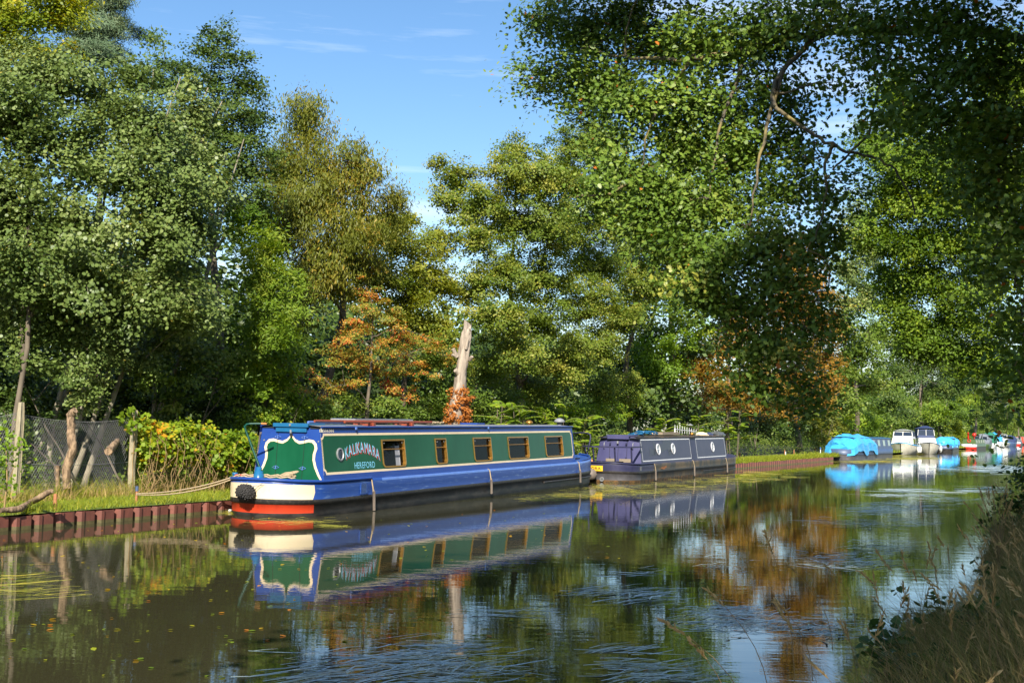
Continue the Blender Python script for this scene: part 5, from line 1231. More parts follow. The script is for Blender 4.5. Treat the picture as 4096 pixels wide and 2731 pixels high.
# white cruisers
def cruiser(label, px, py, ang, L, B, fb, cabz, whz, hullm, blue=False, seed=0):
    root, p, ax = far_root('cabin_cruiser', label, 'cruiser', px, py, ang); place_boat(root, (p.x, p.y, 0), ax)
    g = MB(); st = [(0.0, .03, .30, 0), (.35, .36, .22, .05), (.9, .68, .14, .1), (1.7, .9, .06, .15), (L * .55, 1.0, 0, .2), (L, .93, 0, .2)]
    for (u, w, sh, k) in st:
        zt = fb + sh; y = B * w
        for (q, z) in ((-1, zt), (-.96, zt * .55), (-.82, .06), (-.3, -.2), (0, -.28), (.3, -.2), (.82, .06), (.96, zt * .55), (1, zt)):
            du = -(.35 * (z / zt) if u < .2 else .12 * (z / zt) * max(0, 1 - u)); g.v.append((u + du, y * q * (1 + .06 * (z / zt)), z))
    for i in range(len(st) - 1):
        for j in range(8): a_ = i * 9 + j; g.f.append((a_, a_ + 9, a_ + 10, a_ + 1)); g.m.append(0); g.sm.append(True)
    g.f.append(tuple(range((len(st) - 1) * 9, len(st) * 9))); g.m.append(0); g.sm.append(False)
    h = g.build('hull', M_[hullm], root)
    g = MB()
    for sd in (-1, 1): g.tube([(u - (.35 if u < .2 else 0), sd * B * w * 1.06, fb + sh) for (u, w, sh, k) in st], .045, 6, 0)
    g.v_ = 0; pts = [(u - (.3 if u < .2 else 0), -B * w, fb + sh - .01) for (u, w, sh, k) in st] + [(u, B * w, fb + sh - .01) for (u, w, sh, k) in st[::-1]]; g.poly(pts, 1)
    g.build('deck', [M_['bluehull' if blue else 'tarp'], M_['gel']], root)
    # fore cabin with windows, wheelhouse with windscreen
    def block(u0, u1, w0, w1, z0, z1, rk, name, mat):
        g = MB(); g.add([(u0, -w0, z0), (u1, -w0, z0), (u1, w0, z0), (u0, w0, z0), (u0 + rk, -w1, z1), (u1, -w1, z1), (u1, w1, z1), (u0 + rk, w1, z1)], [(3, 2, 1, 0), (4, 5, 6, 7), (0, 1, 5, 4), (1, 2, 6, 5), (2, 3, 7, 6), (3, 0, 4, 7)]); return g.build(name, M_[mat], root, .05)
    fc = block(1.2, 3.2, B * .74, B * .66, fb + .05, cabz, .28, 'fore_cabin', 'gel'); wu = 2.5
    for y in (-.36, .36):
        q = lambda yy, t: Vector((1.2 + .28 * t - .02, yy, fb + .05 + (cabz - fb - .05) * t)); g = MB(); g.poly([q(y * B - .27, .35), q(y * B + .27, .35), q(y * B + .25, .82), q(y * B - .25, .82)][::-1]); fr = g.build('window', M_['palegreen'], fc)
        g = MB(); g.tube([q(y * B - .27, .35), q(y * B + .27, .35), q(y * B + .25, .82), q(y * B - .25, .82), q(y * B - .27, .35)], .018, 4); g.build('window_frame', M_['steel'], fr)
    g = MB(); g.poly([(1.7, -B * .735, fb + .2), (2.9, -B * .735, fb + .2), (2.9, -B * .69, cabz - .12), (1.8, -B * .69, cabz - .12)]); g.build('side_window', M_['darkglass'], fc)
    wh = block(wu, L - 1.4, B * .70, B * .60, cabz - .05, whz, .22, 'wheelhouse', 'navycanvas' if blue else 'gel')
    zm0, zm1 = (whz - cabz) * .32 + cabz, cabz + (whz - cabz) * .86
    for (y0, y1) in ((-.62, -.03), (.03, .62)):
        qq = lambda y, z: (wu + .22 * (z - cabz + .05) / (whz - cabz + .05) - .02, y * B, z); g = MB(); g.poly([qq(y0, zm0), qq(y1, zm0), qq(y1 * .92, zm1), qq(y0 * .92, zm1)][::-1]); g.build('windscreen', M_['darkglass'], wh)
    g = MB()
    for y in (-.66, 0, .66): g.tube([(wu + .02, y * B, zm0 - .05), (wu + .17, y * B * .92, zm1 + .05)], .03, 4)
    g.build('windscreen_pillar', M_['gel'], wh)
    g = MB(); g.poly([(wu + .4, -B * .695, zm0), (L - 1.8, -B * .695, zm0), (L - 1.8, -B * .635, zm1), (wu + .5, -B * .635, zm1)]); g.build('side_window', M_['darkglass'], wh)
    g = MB(); K = 6
    for u, dz in ((wu + .02, 0), (wu + .9, .08 if not blue else .25), (L - 1.3, .02)):
        for j in range(K + 1): y = B * .68 * (-1 + 2 * j / K); g.v.append((u, y, whz + .03 + (dz + .05) * (1 - (j / K * 2 - 1) ** 2)))
    for i in range(2):
        for j in range(K): a_ = i * (K + 1) + j; g.f.append((a_, a_ + K + 1, a_ + K + 2, a_ + 1)); g.m.append(0); g.sm.append(True)
    g.build('canopy' if blue else 'roof', M_['navycanvas' if blue else 'gel'], root)
    g = MB()
    for sd in (-1, 1):
        g.tube([(.0, 0, fb + .75), (.9, sd * B * .62, fb + .75), (2.0, sd * B * .9, fb + .65)], .02, 5)
        for (u, w) in ((.9, .62), (2.0, .9)): g.tube([(u, sd * B * w, fb + .1), (u, sd * B * w, fb + .72)], .018, 4)
    g.build('pulpit_rail', M_['steel'], root); return root
def ffender(root, pts, label, px):
    for i, (u, y, z) in enumerate(pts):
        g = MB(); g.lathe([(.03, -.30), (.11, -.24), (.12, 0), (.11, .2), (.03, .28)], (0, 0, 0), 10); g.tube([(0, 0, .27), (0.05, .1, .6)], .012, 4); o = g.build('white_fender', M_['gel']); o.matrix_world = root.matrix_world @ Matrix.Translation((u, y, z)); tag(o, label[i], 'fender', 'boat fenders')
c1_ = cruiser('white cabin cruiser with square wheelhouse windows moored bow on', 3603, 1818, 22, 7.5, 1.32, .80, 1.50, 2.18, 'gellow')
c2_ = cruiser('white cruiser with a navy blue canvas hood behind the square one', 3716, 1816, 13, 7.5, 1.2, .85, 1.55, 2.45, 'gellow', True)
ffender(c1_, [(1.9, -1.42, .48), (2.6, -1.5, .48), (3.4, -1.52, .48)], ['white fender hanging foremost on the square windowed cruiser', 'white fender hanging second on the square windowed cruiser', 'white fender hanging third on the square windowed cruiser'], 0)
ffender(c2_, [(2.4, -1.38, .55), (3.1, -1.40, .45)], ['white fender near the bow of the navy hooded cruiser', 'white fender further aft on the navy hooded cruiser'], 0)
r3, H3, C3_, _c = simple_narrow('dark blue narrowboat with light blue covers behind the white cruisers', 3772, 1807, 24, 12, 1.03, .70, 1.5, 'black', 'bluehull', 'bluehull', 'navycanvas', 1, 4, 'palegreen')
drape(r3, 'cover', 'tarp', .6, 2.6, H3, C3_, 7, .12, -.1); drape(r3, 'cover', 'tarp', 6.5, 10.5, H3, C3_, 8, .15, -.1)
r4, H4, C4, cab4 = simple_narrow('olive green narrowboat with red and white stern bands and scarlet roof chimneys', 3872, 1797, 27, 15, 1.06, .70, 1.45, 'black', 'olive', 'olive', 'green', 1, 4, 'darkglass', None, None, 1.4, 1.4, 'far', ('scarlet', 'whitetrim'))
g = MB(); g.lathe([(.10, 1.5), (.10, 2.25), (.13, 2.26), (.13, 2.34), (.05, 2.36)], (3.0, .3, 0), 10); g.build('chimney', M_['scarlet'], r4)
g = MB(); g.lathe([(.06, 1.5), (.06, 1.8), (.26, 1.85), (.30, 2.05), (.20, 2.25), (.03, 2.30)], (2.6, -.55, 0), 10); g.build('water_can', M_['scarlet'], r4)
g = MB(); K = 16; P = [(1.38, .3 * math.cos(q) * .7, 1.2 + .2 * math.sin(q)) for q in [i * 2 * math.pi / K for i in range(K + 1)]]; g.tube(P, .045, 6); g.build('lifebuoy', M_['scarlet'], r4)
def covered(label, px, py, ang, L, B, fb, top, hullm, covm, seed, topm=None):
    root, p, ax = far_root('covered_boat', label, 'boat', px, py, ang); place_boat(root, (p.x, p.y, 0), ax)
    H = Hull(L, B, 1.6, .3, fb, (1.8, .7), (2, .5)); h = hull_mesh('hull', H, [(-.3, .7, .3), (.05, .9, .1), (fb * .6, .98, 0), (fb, 1.02, 0)], lambda k, u: 0, [M_[hullm]], root)
    g = MB(); nu, nv = 10, 10; r_ = random.Random(seed)
    for i in range(nu + 1):
        u = .6 + (L - .8) * i / nu; zt = fb + (top - fb) * min(1, .35 + 1.3 * math.sin(math.pi * min(1, (i + .8) / nu * .62)) ** 2)
        for j in range(nv + 1):
            t = j / nv * 2 - 1; g.v.append((u, H.hw(u) * 1.02 * np.sign(t) * min(1, abs(t) * 1.35), fb * .95 + (zt - fb * .95) * (1 - max(0, (abs(t) - .25) / .75) ** 1.6) + r_.uniform(-.03, .03)))
    for i in range(nu):
        for j in range(nv): a_ = i * (nv + 1) + j; g.f.append((a_, a_ + nv + 1, a_ + nv + 2, a_ + 1)); g.m.append(0); g.sm.append(False)
    g.f.append(tuple(range(nv + 1))); g.m.append(0); g.sm.append(False); g.f.append(tuple(range(nu * (nv + 1), (nu + 1) * (nv + 1)))[::-1]); g.m.append(0); g.sm.append(False)
    cv = g.build('cover', M_[covm], root)
    g = MB(); u = 1.4
    for y in (-.45, .45): g.box((u - .25, y * B, fb + (top - fb) * .55), (.03, B * .5, (top - fb) * .35), 0, 0, R(-18))
    g.build('cover_window', M_['darkglass' if topm is None else topm], cv); return root
covered('boat under a pale grey canvas hood right of the olive narrowboat', 3922, 1792, 25, 8, 1.25, .65, 2.25, 'olive', 'greycanvas', 1)
covered('white boat under a dark green canvas hood', 3950, 1791, 25, 7, 1.15, .75, 2.55, 'gel', 'greencanvas', 2)
covered('white boat with a vivid blue canvas hood', 3978, 1789.5, 24, 7, 1.1, 1.0, 2.6, 'gel', 'tarp', 3)
cruiser('small white cruiser with pale wheelhouse past the blue hooded boat', 4007, 1787, 24, 8, 1.3, .8, 1.5, 2.3, 'gel')
covered('dark boat with a black hood beyond the small white cruiser', 4035, 1784, 25, 9, 1.2, .8, 2.2, 'bluehull', 'navycanvas', 5)
simple_narrow('grey narrowboat with a white and red banded bow', 4062, 1781, 25, 14, 1.05, .75, 1.9, 'black', 'greyhull', 'greycanvas', 'greycanvas', 1, 3, 'darkglass', None, None, 1.4, 1.4, 'far', ('scarlet', 'whitetrim'))
simple_narrow('narrowboat with dark red cabin far along the bank', 4078, 1779, 25, 14, 1.05, .75, 2.0, 'black', 'red', 'red', 'greycanvas', 1, 3)
simple_narrow('green narrowboat furthest along the bank at the picture edge', 4093, 1777, 25, 14, 1.05, .75, 2.1, 'black', 'greencanvas', 'greencanvas', 'red', 1, 3)

# =============================== trees of the far bank ===============================
GT = 'trees behind the far bank'
def base_at(px, off): s = s_at(px, off, .4); p = bank(s, off); return (p.x, p.y, .28)
OFF = lambda p: -((p[0] - _b0.x) * BN.x + (p[1] - _b0.y) * BN.y)      # metres behind the far bank's edge
def base_Y(px, Y, mn=4.0):
    p = AT(px, 1700, Y)
    while OFF(p) < mn: Y *= 1.01; p = AT(px, 1700, Y)
    return (p.x, Y, .28)
def LBN(L): return [LB(*q) for q in L]
def LBS(L):                                             # lobes of far bank trees keep clear of the verge
    out = []
    for (px, py, Y, rx, ry) in L:
        l = LB(px, py, Y, rx, ry)
        while OFF(l[0]) - l[1][0] * .8 < (1.2 if l[0][2] > 4 else 2.9): Y *= 1.01; l = LB(px, py, Y, rx, ry)
        out.append(l)
    return out
asp = dict(size=.072, templ='round', dens=215, bark='palebark', r0=.09, stems=3, clump_r=.40, per=60, flat=.75, droop=.1, tint=.46, tv=.10, shell=.6, twig=.6, ts=.8)
tree('aspen_tree', 'pale stemmed aspen at the left edge above the leaning fence post', 'tree', GT, base_at(-20, 4.5), LBS([(150, 1330, 25.5, 130, 70), (20, 1250, 25.5, 140, 80), (40, 470, 25, 240, 240), (30, 780, 24.5, 230, 190), (60, 1010, 24.5, 240, 170), (170, 1190, 25, 170, 110), (190, 300, 26, 180, 160), (-150, 900, 25, 200, 300), (-150, 400, 25, 200, 300)]), 'aspen', seed=101, trunk_to=AT(170, 260, 26), **dict(asp, bark='bark', stems=2))
tree('aspen_tree', 'leaning aspen with a bare pale stem behind the peeling dead trunk', 'tree', GT, base_at(150, 5.0), LBS([(330, 1380, 26, 130, 60), (480, 1400, 26, 100, 50), (330, 640, 25.5, 210, 200), (300, 900, 25, 230, 170), (340, 1090, 25, 220, 150), (450, 1260, 25.5, 160, 100), (420, 420, 26.5, 180, 150), (230, 1250, 26, 130, 80)]), 'aspen', seed=102, trunk_to=AT(420, 330, 27), **asp)
tree('aspen_tree', 'aspen with the tallest round leaved crown left of the dark oak', 'tree', GT, base_at(300, 4.6), LBS([(640, 1340, 26, 150, 60), (560, 1450, 26.5, 90, 40), (570, 520, 26, 200, 180), (590, 760, 25.5, 220, 180), (620, 980, 25.5, 220, 160), (640, 1180, 25.5, 220, 120), (520, 330, 27, 110, 100), (760, 1260, 26, 170, 100)]), 'aspen', seed=103, trunk_to=AT(580, 380, 27.5), **asp)
tree('aspen_tree', 'aspen with sparse low branches above the vine hedge', 'tree', GT, base_at(500, 4.8), LBS([(800, 1420, 27, 110, 50), (720, 1380, 26.5, 120, 50), (780, 720, 27, 170, 170), (760, 930, 26.5, 140, 150), (750, 1120, 26.5, 140, 110), (760, 1280, 27, 150, 80), (740, 500, 27.5, 150, 140)]), 'aspen', seed=104, trunk_to=AT(810, 560, 28.5), **asp)
tree('pine_tree', 'blue green pine whose top rises behind the aspens at the upper left', 'tree', GT, base_Y(330, 38), LBS([(400, 120, 36, 110, 110), (440, 30, 36, 70, 80), (330, 230, 35, 150, 80), (480, 200, 36, 60, 55), (300, 60, 36, 120, 100), (410, -80, 36, 110, 110), (550, 150, 37, 40, 40), (470, 110, 36, 40, 40)]), 'pine', .17, 'needle', 330, 105, r0=.16, clump_r=.32, per=90, flat=.6, tint=.5, tv=.15, up=.3)
tree('maple_tree', 'yellow green tree filling the top left corner of the picture', 'tree', GT, base_Y(60, 33), LBS([(80, 60, 31, 230, 170), (230, 20, 31, 120, 90), (140, 210, 31, 150, 90), (0, -120, 31, 250, 150), (-120, 150, 31, 200, 250)]), 'yellowgreen', .085, 'oval', 190, 106, r0=.15)
oakd = dict(size=.085, templ='oak', dens=165, r0=.17, clump_r=.36, per=50, tint=.42, tv=.15, twig=.6)
tree('oak_tree', 'dark green oak with a pointed top against the sky at upper left', 'tree', GT, base_Y(860, 33), LBS([(870, 190, 31, 110, 90), (760, 290, 31, 140, 110), (930, 320, 31, 110, 110), (900, 480, 30.5, 160, 150), (1010, 480, 31, 90, 130), (770, 560, 31, 150, 150), (980, 650, 30.5, 130, 150), (650, 290, 31.5, 90, 90), (610, 150, 32, 50, 50), (1030, 820, 30.5, 110, 130), (880, 760, 31, 130, 130), (870, 105, 31, 30, 40), (985, 205, 31, 25, 30)]), 'oakdark', seed=107, **oakd)
tree('willow_tree', 'olive gold willow with a wispy tuft above the others', 'tree', GT, base_Y(1250, 39), LBS([(1240, 440, 38, 80, 60), (1190, 500, 38, 80, 90), (1120, 680, 37, 110, 110), (1230, 650, 37, 130, 90), (1350, 700, 37, 120, 100), (1450, 720, 37, 80, 70), (1290, 810, 36.5, 180, 110), (1180, 880, 36, 150, 130), (1470, 830, 37, 90, 80), (1380, 930, 36, 150, 110), (1250, 1040, 36, 160, 120), (1300, 550, 38, 50, 50), (1510, 690, 37, 25, 50), (1410, 620, 37, 60, 50), (1120, 800, 36.5, 110, 80), (1300, 1130, 36, 150, 90), (1180, 1220, 35.5, 130, 90), (1420, 1050, 37, 120, 90), (1580, 800, 38, 80, 60), (1540, 900, 38, 90, 60), (1100, 950, 36, 110, 90)]), 'willow', .13, 'lance', 250, 108, r0=.17, clump_r=.42, per=55, flat=1.0, droop=.1, tint=.5, tv=.2, up=.25, hang=(0, 0, -1), twig=.7)
tree('ash_tree', 'bright green ash with feathery leaves between the aspens and the willow', 'tree', GT, base_Y(1040, 30), LBS([(1050, 1460, 28.5, 120, 60), (950, 1500, 28.5, 110, 50), (1140, 1320, 29, 100, 80), (1120, 1540, 28.5, 100, 50), (1150, 1120, 29.5, 90, 80), (1010, 880, 30, 120, 110), (1080, 1010, 29.5, 130, 120), (1000, 1130, 29.5, 130, 110), (1090, 1220, 29.5, 130, 110), (1000, 1330, 30, 120, 80), (1120, 1380, 30, 110, 80)]), 'ash', .12, 'lance', 210, 109, r0=.10, clump_r=.36, per=60, tint=.48)
tree('sallow_tree', 'round green tree filling the gap right of the willow', 'tree', GT, base_Y(1600, 42), LBS([(1560, 880, 42, 110, 70), (1480, 960, 41, 130, 100), (1620, 980, 41, 140, 90), (1720, 1000, 42, 90, 90), (1540, 1100, 40, 150, 110), (1680, 1120, 41, 150, 110), (1430, 1120, 40, 120, 110), (1780, 1150, 42, 100, 110), (1620, 1240, 40, 160, 110), (1740, 1290, 41, 140, 120), (1640, 850, 43, 50, 50), (1780, 950, 43, 80, 60), (1900, 1180, 43, 90, 90)]), 'sallow', .088, 'oval', 160, 110, r0=.13, tint=.5)
tree('hawthorn_tree', 'spreading hawthorn covered in red berries and rusty leaves', 'tree', GT, base_at(1470, 3.4), LBS([(1780, 1420, 36, 100, 55), (1180, 1540, 34.5, 80, 40), (1720, 1360, 36, 90, 45), (1470, 1160, 36, 75, 55), (1500, 1250, 35.5, 140, 70), (1390, 1290, 35, 90, 45), (1600, 1320, 35.5, 110, 55), (1450, 1370, 35, 170, 70), (1630, 1420, 35, 150, 60), (1330, 1430, 34.5, 120, 50), (1500, 1470, 34.5, 170, 60), (1240, 1500, 34.5, 90, 40), (1700, 1480, 35, 90, 50), (1380, 1540, 34.5, 120, 50), (1560, 1560, 34.5, 120, 50), (1290, 1580, 34, 90, 50)]), 'haw', .058, 'oval', 150, 111, r0=.08, clump_r=.24, per=50, flat=.42, tint=.46, tv=.13, ts=1.5, shell=.45, sag=.5, twig=.8)
ald = dict(size=.082, templ='oval', dens=250, r0=.16, clump_r=.40, per=65, flat=.55, droop=.2, tint=.48, tv=.15)
tree('alder_tree', 'broad sunlit alder with layered boughs right of the bleached dead trunk', 'tree', GT, base_at(2120, 4.2), LBS([(1810, 690, 42, 90, 80), (1790, 800, 42, 80, 70), (1900, 830, 41.5, 130, 100), (2060, 600, 43, 70, 60), (2050, 710, 42, 140, 110), (2170, 700, 42, 120, 120), (2080, 880, 41, 200, 120), (1930, 960, 41, 130, 60), (2200, 900, 41, 140, 130), (2000, 1080, 40.5, 150, 100), (2160, 1100, 40, 190, 130), (1990, 1240, 40, 140, 90), (2150, 1280, 39.5, 180, 110), (2040, 1400, 39.5, 150, 90), (2250, 1420, 39.5, 150, 110), (1960, 1480, 39.5, 110, 80), (2130, 1530, 39, 150, 80), (1760, 650, 42, 30, 40), (2060, 545, 43, 25, 30)]), 'alder', seed=112, **ald)
tree('alder_tree', 'taller alder standing behind the hanging oak boughs', 'tree', GT, base_at(2520, 4.6), LBS([(2290, 590, 45, 110, 70), (2400, 560, 45, 120, 110), (2260, 720, 44, 140, 100), (2420, 720, 45, 170, 130), (2330, 880, 44, 170, 120), (2500, 880, 45, 150, 150), (2400, 1040, 44, 180, 130), (2560, 1080, 45, 120, 150), (2350, 1200, 43, 150, 110), (2480, 1270, 43, 120, 110), (2400, 1390, 43, 110, 100), (2390, 1540, 42, 100, 80), (2500, 1560, 43, 90, 70), (2250, 520, 45, 40, 30)]), 'alder', seed=113, **ald)
tree('maple_tree', 'bright green maple in the background above the purple narrowboat', 'tree', GT, base_Y(2680, 60), LBS([(2700, 1480, 57, 130, 60), (2680, 1370, 58, 110, 60), (2760, 1290, 58, 140, 90), (2680, 1180, 58, 110, 90), (2800, 1150, 58, 140, 110), (2720, 1000, 59, 150, 120), (2860, 980, 59, 140, 120), (2700, 830, 60, 150, 120), (2850, 800, 60, 150, 120), (2900, 650, 61, 180, 130), (2720, 640, 61, 130, 110), (2600, 1430, 58, 70, 50)]), 'bright', .12, 'oval', 75, 114, r0=.2, clump_r=.55, per=50, tint=.35)
che = dict(size=.14, templ='oval', dens=95, r0=.24, clump_r=.6, per=45, flat=.55, tint=.50, tv=.14, ts=1.4)
tree('chestnut_tree', 'orange brown horse chestnut behind the chimney of the purple boat', 'tree', GT, base_Y(2880, 57), LBS([(2820, 1480, 55, 110, 60), (2900, 1570, 54, 130, 60), (3010, 1500, 55, 110, 70), (2880, 1400, 56, 90, 60), (2990, 1620, 54, 110, 55), (3060, 1390, 56, 110, 80), (2800, 1620, 54, 70, 40), (2950, 1290, 57, 110, 70)]), 'chestnut', seed=115, **che)
tree('chestnut_tree', 'golden orange chestnut glowing through the dark hanging oak leaves', 'tree', GT, base_Y(3200, 62), LBS([(3170, 1020, 61, 110, 90), (3230, 1150, 61, 130, 90), (3140, 1230, 60, 120, 90), (3270, 1300, 60, 110, 80), (3150, 1380, 59, 130, 80), (3290, 1430, 60, 110, 60), (3170, 1530, 58, 120, 70), (3240, 1610, 58, 90, 50), (3310, 1530, 59, 70, 60), (3110, 1640, 57, 80, 50)]), 'chestnut', seed=116, **che)
# nearer-bank oak in full sun, far right
tree('oak_tree', 'sunlit yellow green oak overhanging the water beyond the dark oak', 'tree', 'oaks on the near bank', (18.6, 40.5, .36), LBN([(3570, 360, 41, 70, 90), (3640, 470, 40, 110, 90), (3500, 560, 41, 90, 110), (3620, 640, 40, 150, 110), (3780, 620, 39, 150, 120), (3560, 790, 41, 140, 90), (3700, 800, 40, 180, 110), (3880, 800, 39, 160, 130), (3520, 930, 41, 120, 90), (3650, 970, 40.5, 170, 90), (3820, 980, 40, 170, 100), (3980, 950, 39, 140, 140), (3700, 1130, 41, 170, 100), (3900, 1150, 40, 170, 110), (3560, 1100, 42, 90, 70), (3800, 1290, 41, 140, 70), (3990, 1300, 40, 150, 90), (3640, 1280, 41.5, 130, 60), (3700, 1380, 41.5, 150, 70), (3880, 1420, 41, 150, 80), (3560, 1200, 42, 80, 60), (4050, 1450, 40.5, 120, 100), (3780, 700, 40, 120, 100), (4060, 700, 39, 130, 160), (3950, 500, 39, 150, 130), (4050, 300, 39, 200, 200), (3580, 280, 41, 25, 40)]),
     'oakbright', .10, 'oak', 260, 117, r0=.26, trunk_to=AT(4150, 300, 41), clump_r=.5, per=45, tint=.48, tv=.18, limb=.4)
# trees further up the far bank
ft = dict(size=.24, templ='quad', dens=34, r0=.3, clump_r=1.0, per=40, tint=.45, tv=.2, twig=.3)
FT = [('dark green oak behind the aerial of the purple narrowboat', 'oakdark', (2620, 64), [(2560, 1250, 62, 110, 90), (2600, 1380, 61, 110, 80), (2640, 1520, 60, 110, 70), (2530, 1480, 60, 90, 80), (2640, 1120, 63, 110, 90), (2560, 1610, 58, 100, 50), (2700, 1600, 59, 100, 50), (2780, 1400, 63, 110, 80)]),
      ('shaded dark green tree leaning over the white cruisers', 'oakdark', (3700, 140), [(3600, 1380, 133, 110, 60), (3700, 1330, 133, 130, 70), (3680, 1470, 130, 140, 60), (3780, 1420, 133, 120, 80), (3600, 1500, 131, 100, 60), (3740, 1560, 128, 120, 50), (3830, 1520, 133, 100, 70), (3560, 1600, 131, 70, 50)]),
      ('grey green tree above the blue tarpaulin boat', 'green', (3420, 112), [(3380, 1320, 108, 80, 90), (3440, 1420, 107, 100, 80), (3360, 1480, 106, 70, 60), (3480, 1530, 106, 90, 60), (3400, 1600, 104, 90, 50), (3500, 1330, 110, 70, 90)]),
      ('tall thin leaved tree left of the sunlit oak', 'aspen', (3400, 122), [(3420, 900, 120, 70, 110), (3390, 1080, 120, 80, 90), (3450, 1180, 119, 90, 80), (3380, 1220, 118, 60, 70), (3480, 1020, 120, 60, 90)]),
      ('dark tree above the olive narrowboat', 'oakdark', (3900, 190), [(3860, 1560, 180, 80, 60), (3920, 1480, 180, 90, 70), (3960, 1580, 178, 90, 60), (3880, 1640, 176, 90, 40), (3980, 1660, 176, 80, 40), (3830, 1440, 182, 80, 70)]),
      ('pale green tree at the bend of the canal on the right', 'ash', (4000, 230), [(3990, 1480, 225, 80, 60), (4040, 1560, 224, 80, 60), (4060, 1640, 222, 70, 50), (3960, 1420, 226, 70, 60), (4090, 1480, 225, 70, 70)]),
      ('distant dark tree over the last boats at the right edge', 'green', (4080, 320), [(4050, 1690, 300, 50, 30), (4090, 1650, 300, 50, 50), (4000, 1690, 290, 50, 30), (4130, 1560, 300, 60, 90)]),
      ('distant sunny tree behind the navy hooded cruiser', 'oakbright', (3760, 150), [(3800, 1640, 142, 90, 40), (3730, 1650, 140, 70, 40), (3860, 1600, 144, 60, 40)])]
for i, (lab, mt, (px, Y), lob) in enumerate(FT): tree('distant_tree', lab, 'tree', GT, base_Y(px, Y), LBS(lob), mt, seed=140 + i, **ft)
# bushes under the trees
GBsh = 'bushes along the far bank'
bl = dict(size=.10, templ='oval', dens=110, clump_r=.32, per=40)
BUS = [('thin aspen saplings behind the wire fence', 'aspen', (250, 26.0), [(90, 1450, 25, 110, 60), (250, 1500, 25.3, 120, 60), (400, 1480, 25.5, 110, 60), (330, 1590, 25.2, 130, 50)], .08),
       ('mixed green saplings behind the vine hedge', 'green', (720, 27.5), [(620, 1500, 26.5, 110, 60), (760, 1480, 27, 110, 70), (880, 1520, 27.5, 120, 70), (700, 1590, 27, 140, 50), (960, 1420, 28, 80, 60)], .08),
       ('sunny hazel bush right of the aspens', 'bright', (1080, 29), [(1030, 1400, 28.5, 100, 80), (1120, 1480, 29, 110, 80), (1010, 1540, 28.5, 110, 70), (1170, 1590, 30, 110, 60), (1100, 1330, 29, 80, 60)], .085),
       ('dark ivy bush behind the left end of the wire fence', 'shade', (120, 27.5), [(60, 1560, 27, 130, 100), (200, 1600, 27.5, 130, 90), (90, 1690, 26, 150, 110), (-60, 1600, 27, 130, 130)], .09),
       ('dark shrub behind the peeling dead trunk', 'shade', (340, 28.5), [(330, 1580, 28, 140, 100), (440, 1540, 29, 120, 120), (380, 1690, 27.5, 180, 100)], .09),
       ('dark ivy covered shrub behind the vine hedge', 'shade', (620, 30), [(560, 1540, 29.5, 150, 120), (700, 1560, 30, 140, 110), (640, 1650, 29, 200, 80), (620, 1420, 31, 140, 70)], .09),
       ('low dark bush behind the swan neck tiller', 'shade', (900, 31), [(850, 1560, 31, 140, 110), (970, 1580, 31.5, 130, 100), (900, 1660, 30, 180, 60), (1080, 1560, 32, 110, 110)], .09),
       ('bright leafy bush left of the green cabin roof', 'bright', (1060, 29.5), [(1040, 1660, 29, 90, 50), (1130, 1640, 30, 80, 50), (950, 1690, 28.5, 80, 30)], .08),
       ('bramble thicket under the red berried hawthorn', 'green', (1350, 33), [(1250, 1650, 32, 120, 50), (1370, 1630, 32.5, 130, 60), (1500, 1640, 33, 130, 60), (1600, 1650, 33.5, 110, 50), (1700, 1640, 34, 110, 55)], .08),
       ('green thicket behind the bleached dead trunk', 'green', (1900, 38.5), [(1780, 1560, 38, 110, 80), (1900, 1620, 37.5, 90, 60), (1990, 1600, 38, 110, 60), (1740, 1430, 39, 120, 90)], .085),
       ('low bright bush under the broad alder', 'bright', (2180, 38), [(2080, 1640, 37, 100, 40), (2200, 1650, 38, 110, 40), (2320, 1640, 39, 110, 45), (2430, 1640, 40, 100, 45)], .085),
       ('dark shaded shrub behind the purple narrowboat', 'shade', (2620, 52), [(2560, 1650, 48, 90, 60), (2660, 1660, 51, 100, 50), (2760, 1670, 53, 100, 50), (2600, 1550, 52, 80, 60)], .12),
       ('very dark bush in the shade under the chestnut', 'shade', (3010, 60), [(2960, 1690, 57, 90, 45), (3060, 1700, 59, 100, 50), (3150, 1710, 60, 90, 50), (3040, 1620, 60, 90, 50)], .14),
       ('olive green bush beyond the chestnut on the sunny verge', 'willow', (3270, 74), [(3230, 1710, 72, 60, 45), (3300, 1690, 74, 70, 60), (3280, 1760, 71, 70, 30), (3360, 1720, 75, 50, 45)], .14),
       ('fresh green bush left of the blue tarpaulin', 'bright', (3400, 92), [(3380, 1700, 90, 60, 45), (3430, 1680, 92, 60, 50), (3350, 1750, 86, 60, 35), (3480, 1700, 96, 50, 50)], .18),
       ('grey green bush behind the tarpaulin boat cabin', 'green', (3520, 115), [(3510, 1680, 112, 60, 55), (3560, 1700, 116, 50, 50), (3540, 1740, 112, 50, 30)], .2),
       ('yellowing bush between the cruisers and the olive boat', 'yellowgreen', (3800, 150), [(3770, 1720, 140, 40, 30), (3810, 1710, 145, 40, 35), (3840, 1740, 150, 30, 25)], .24),
       ('dark bush behind the white cruisers', 'oakdark', (3680, 140), [(3620, 1690, 134, 60, 50), (3700, 1680, 136, 60, 50), (3760, 1700, 138, 40, 40)], .24)]
for i, (lab, mt, (px, Y), lob, sz) in enumerate(BUS):
    d_ = dict(bl); d_['size'] = sz; d_['dens'] = 150 * (.085 / sz) ** 1.6; d_['clump_r'] = .3 * (sz / .085) ** .8
    bush('bush', lab, 'bush', GBsh, base_Y(px, Y), LBS(lob), mt, seed=170 + i, **d_)
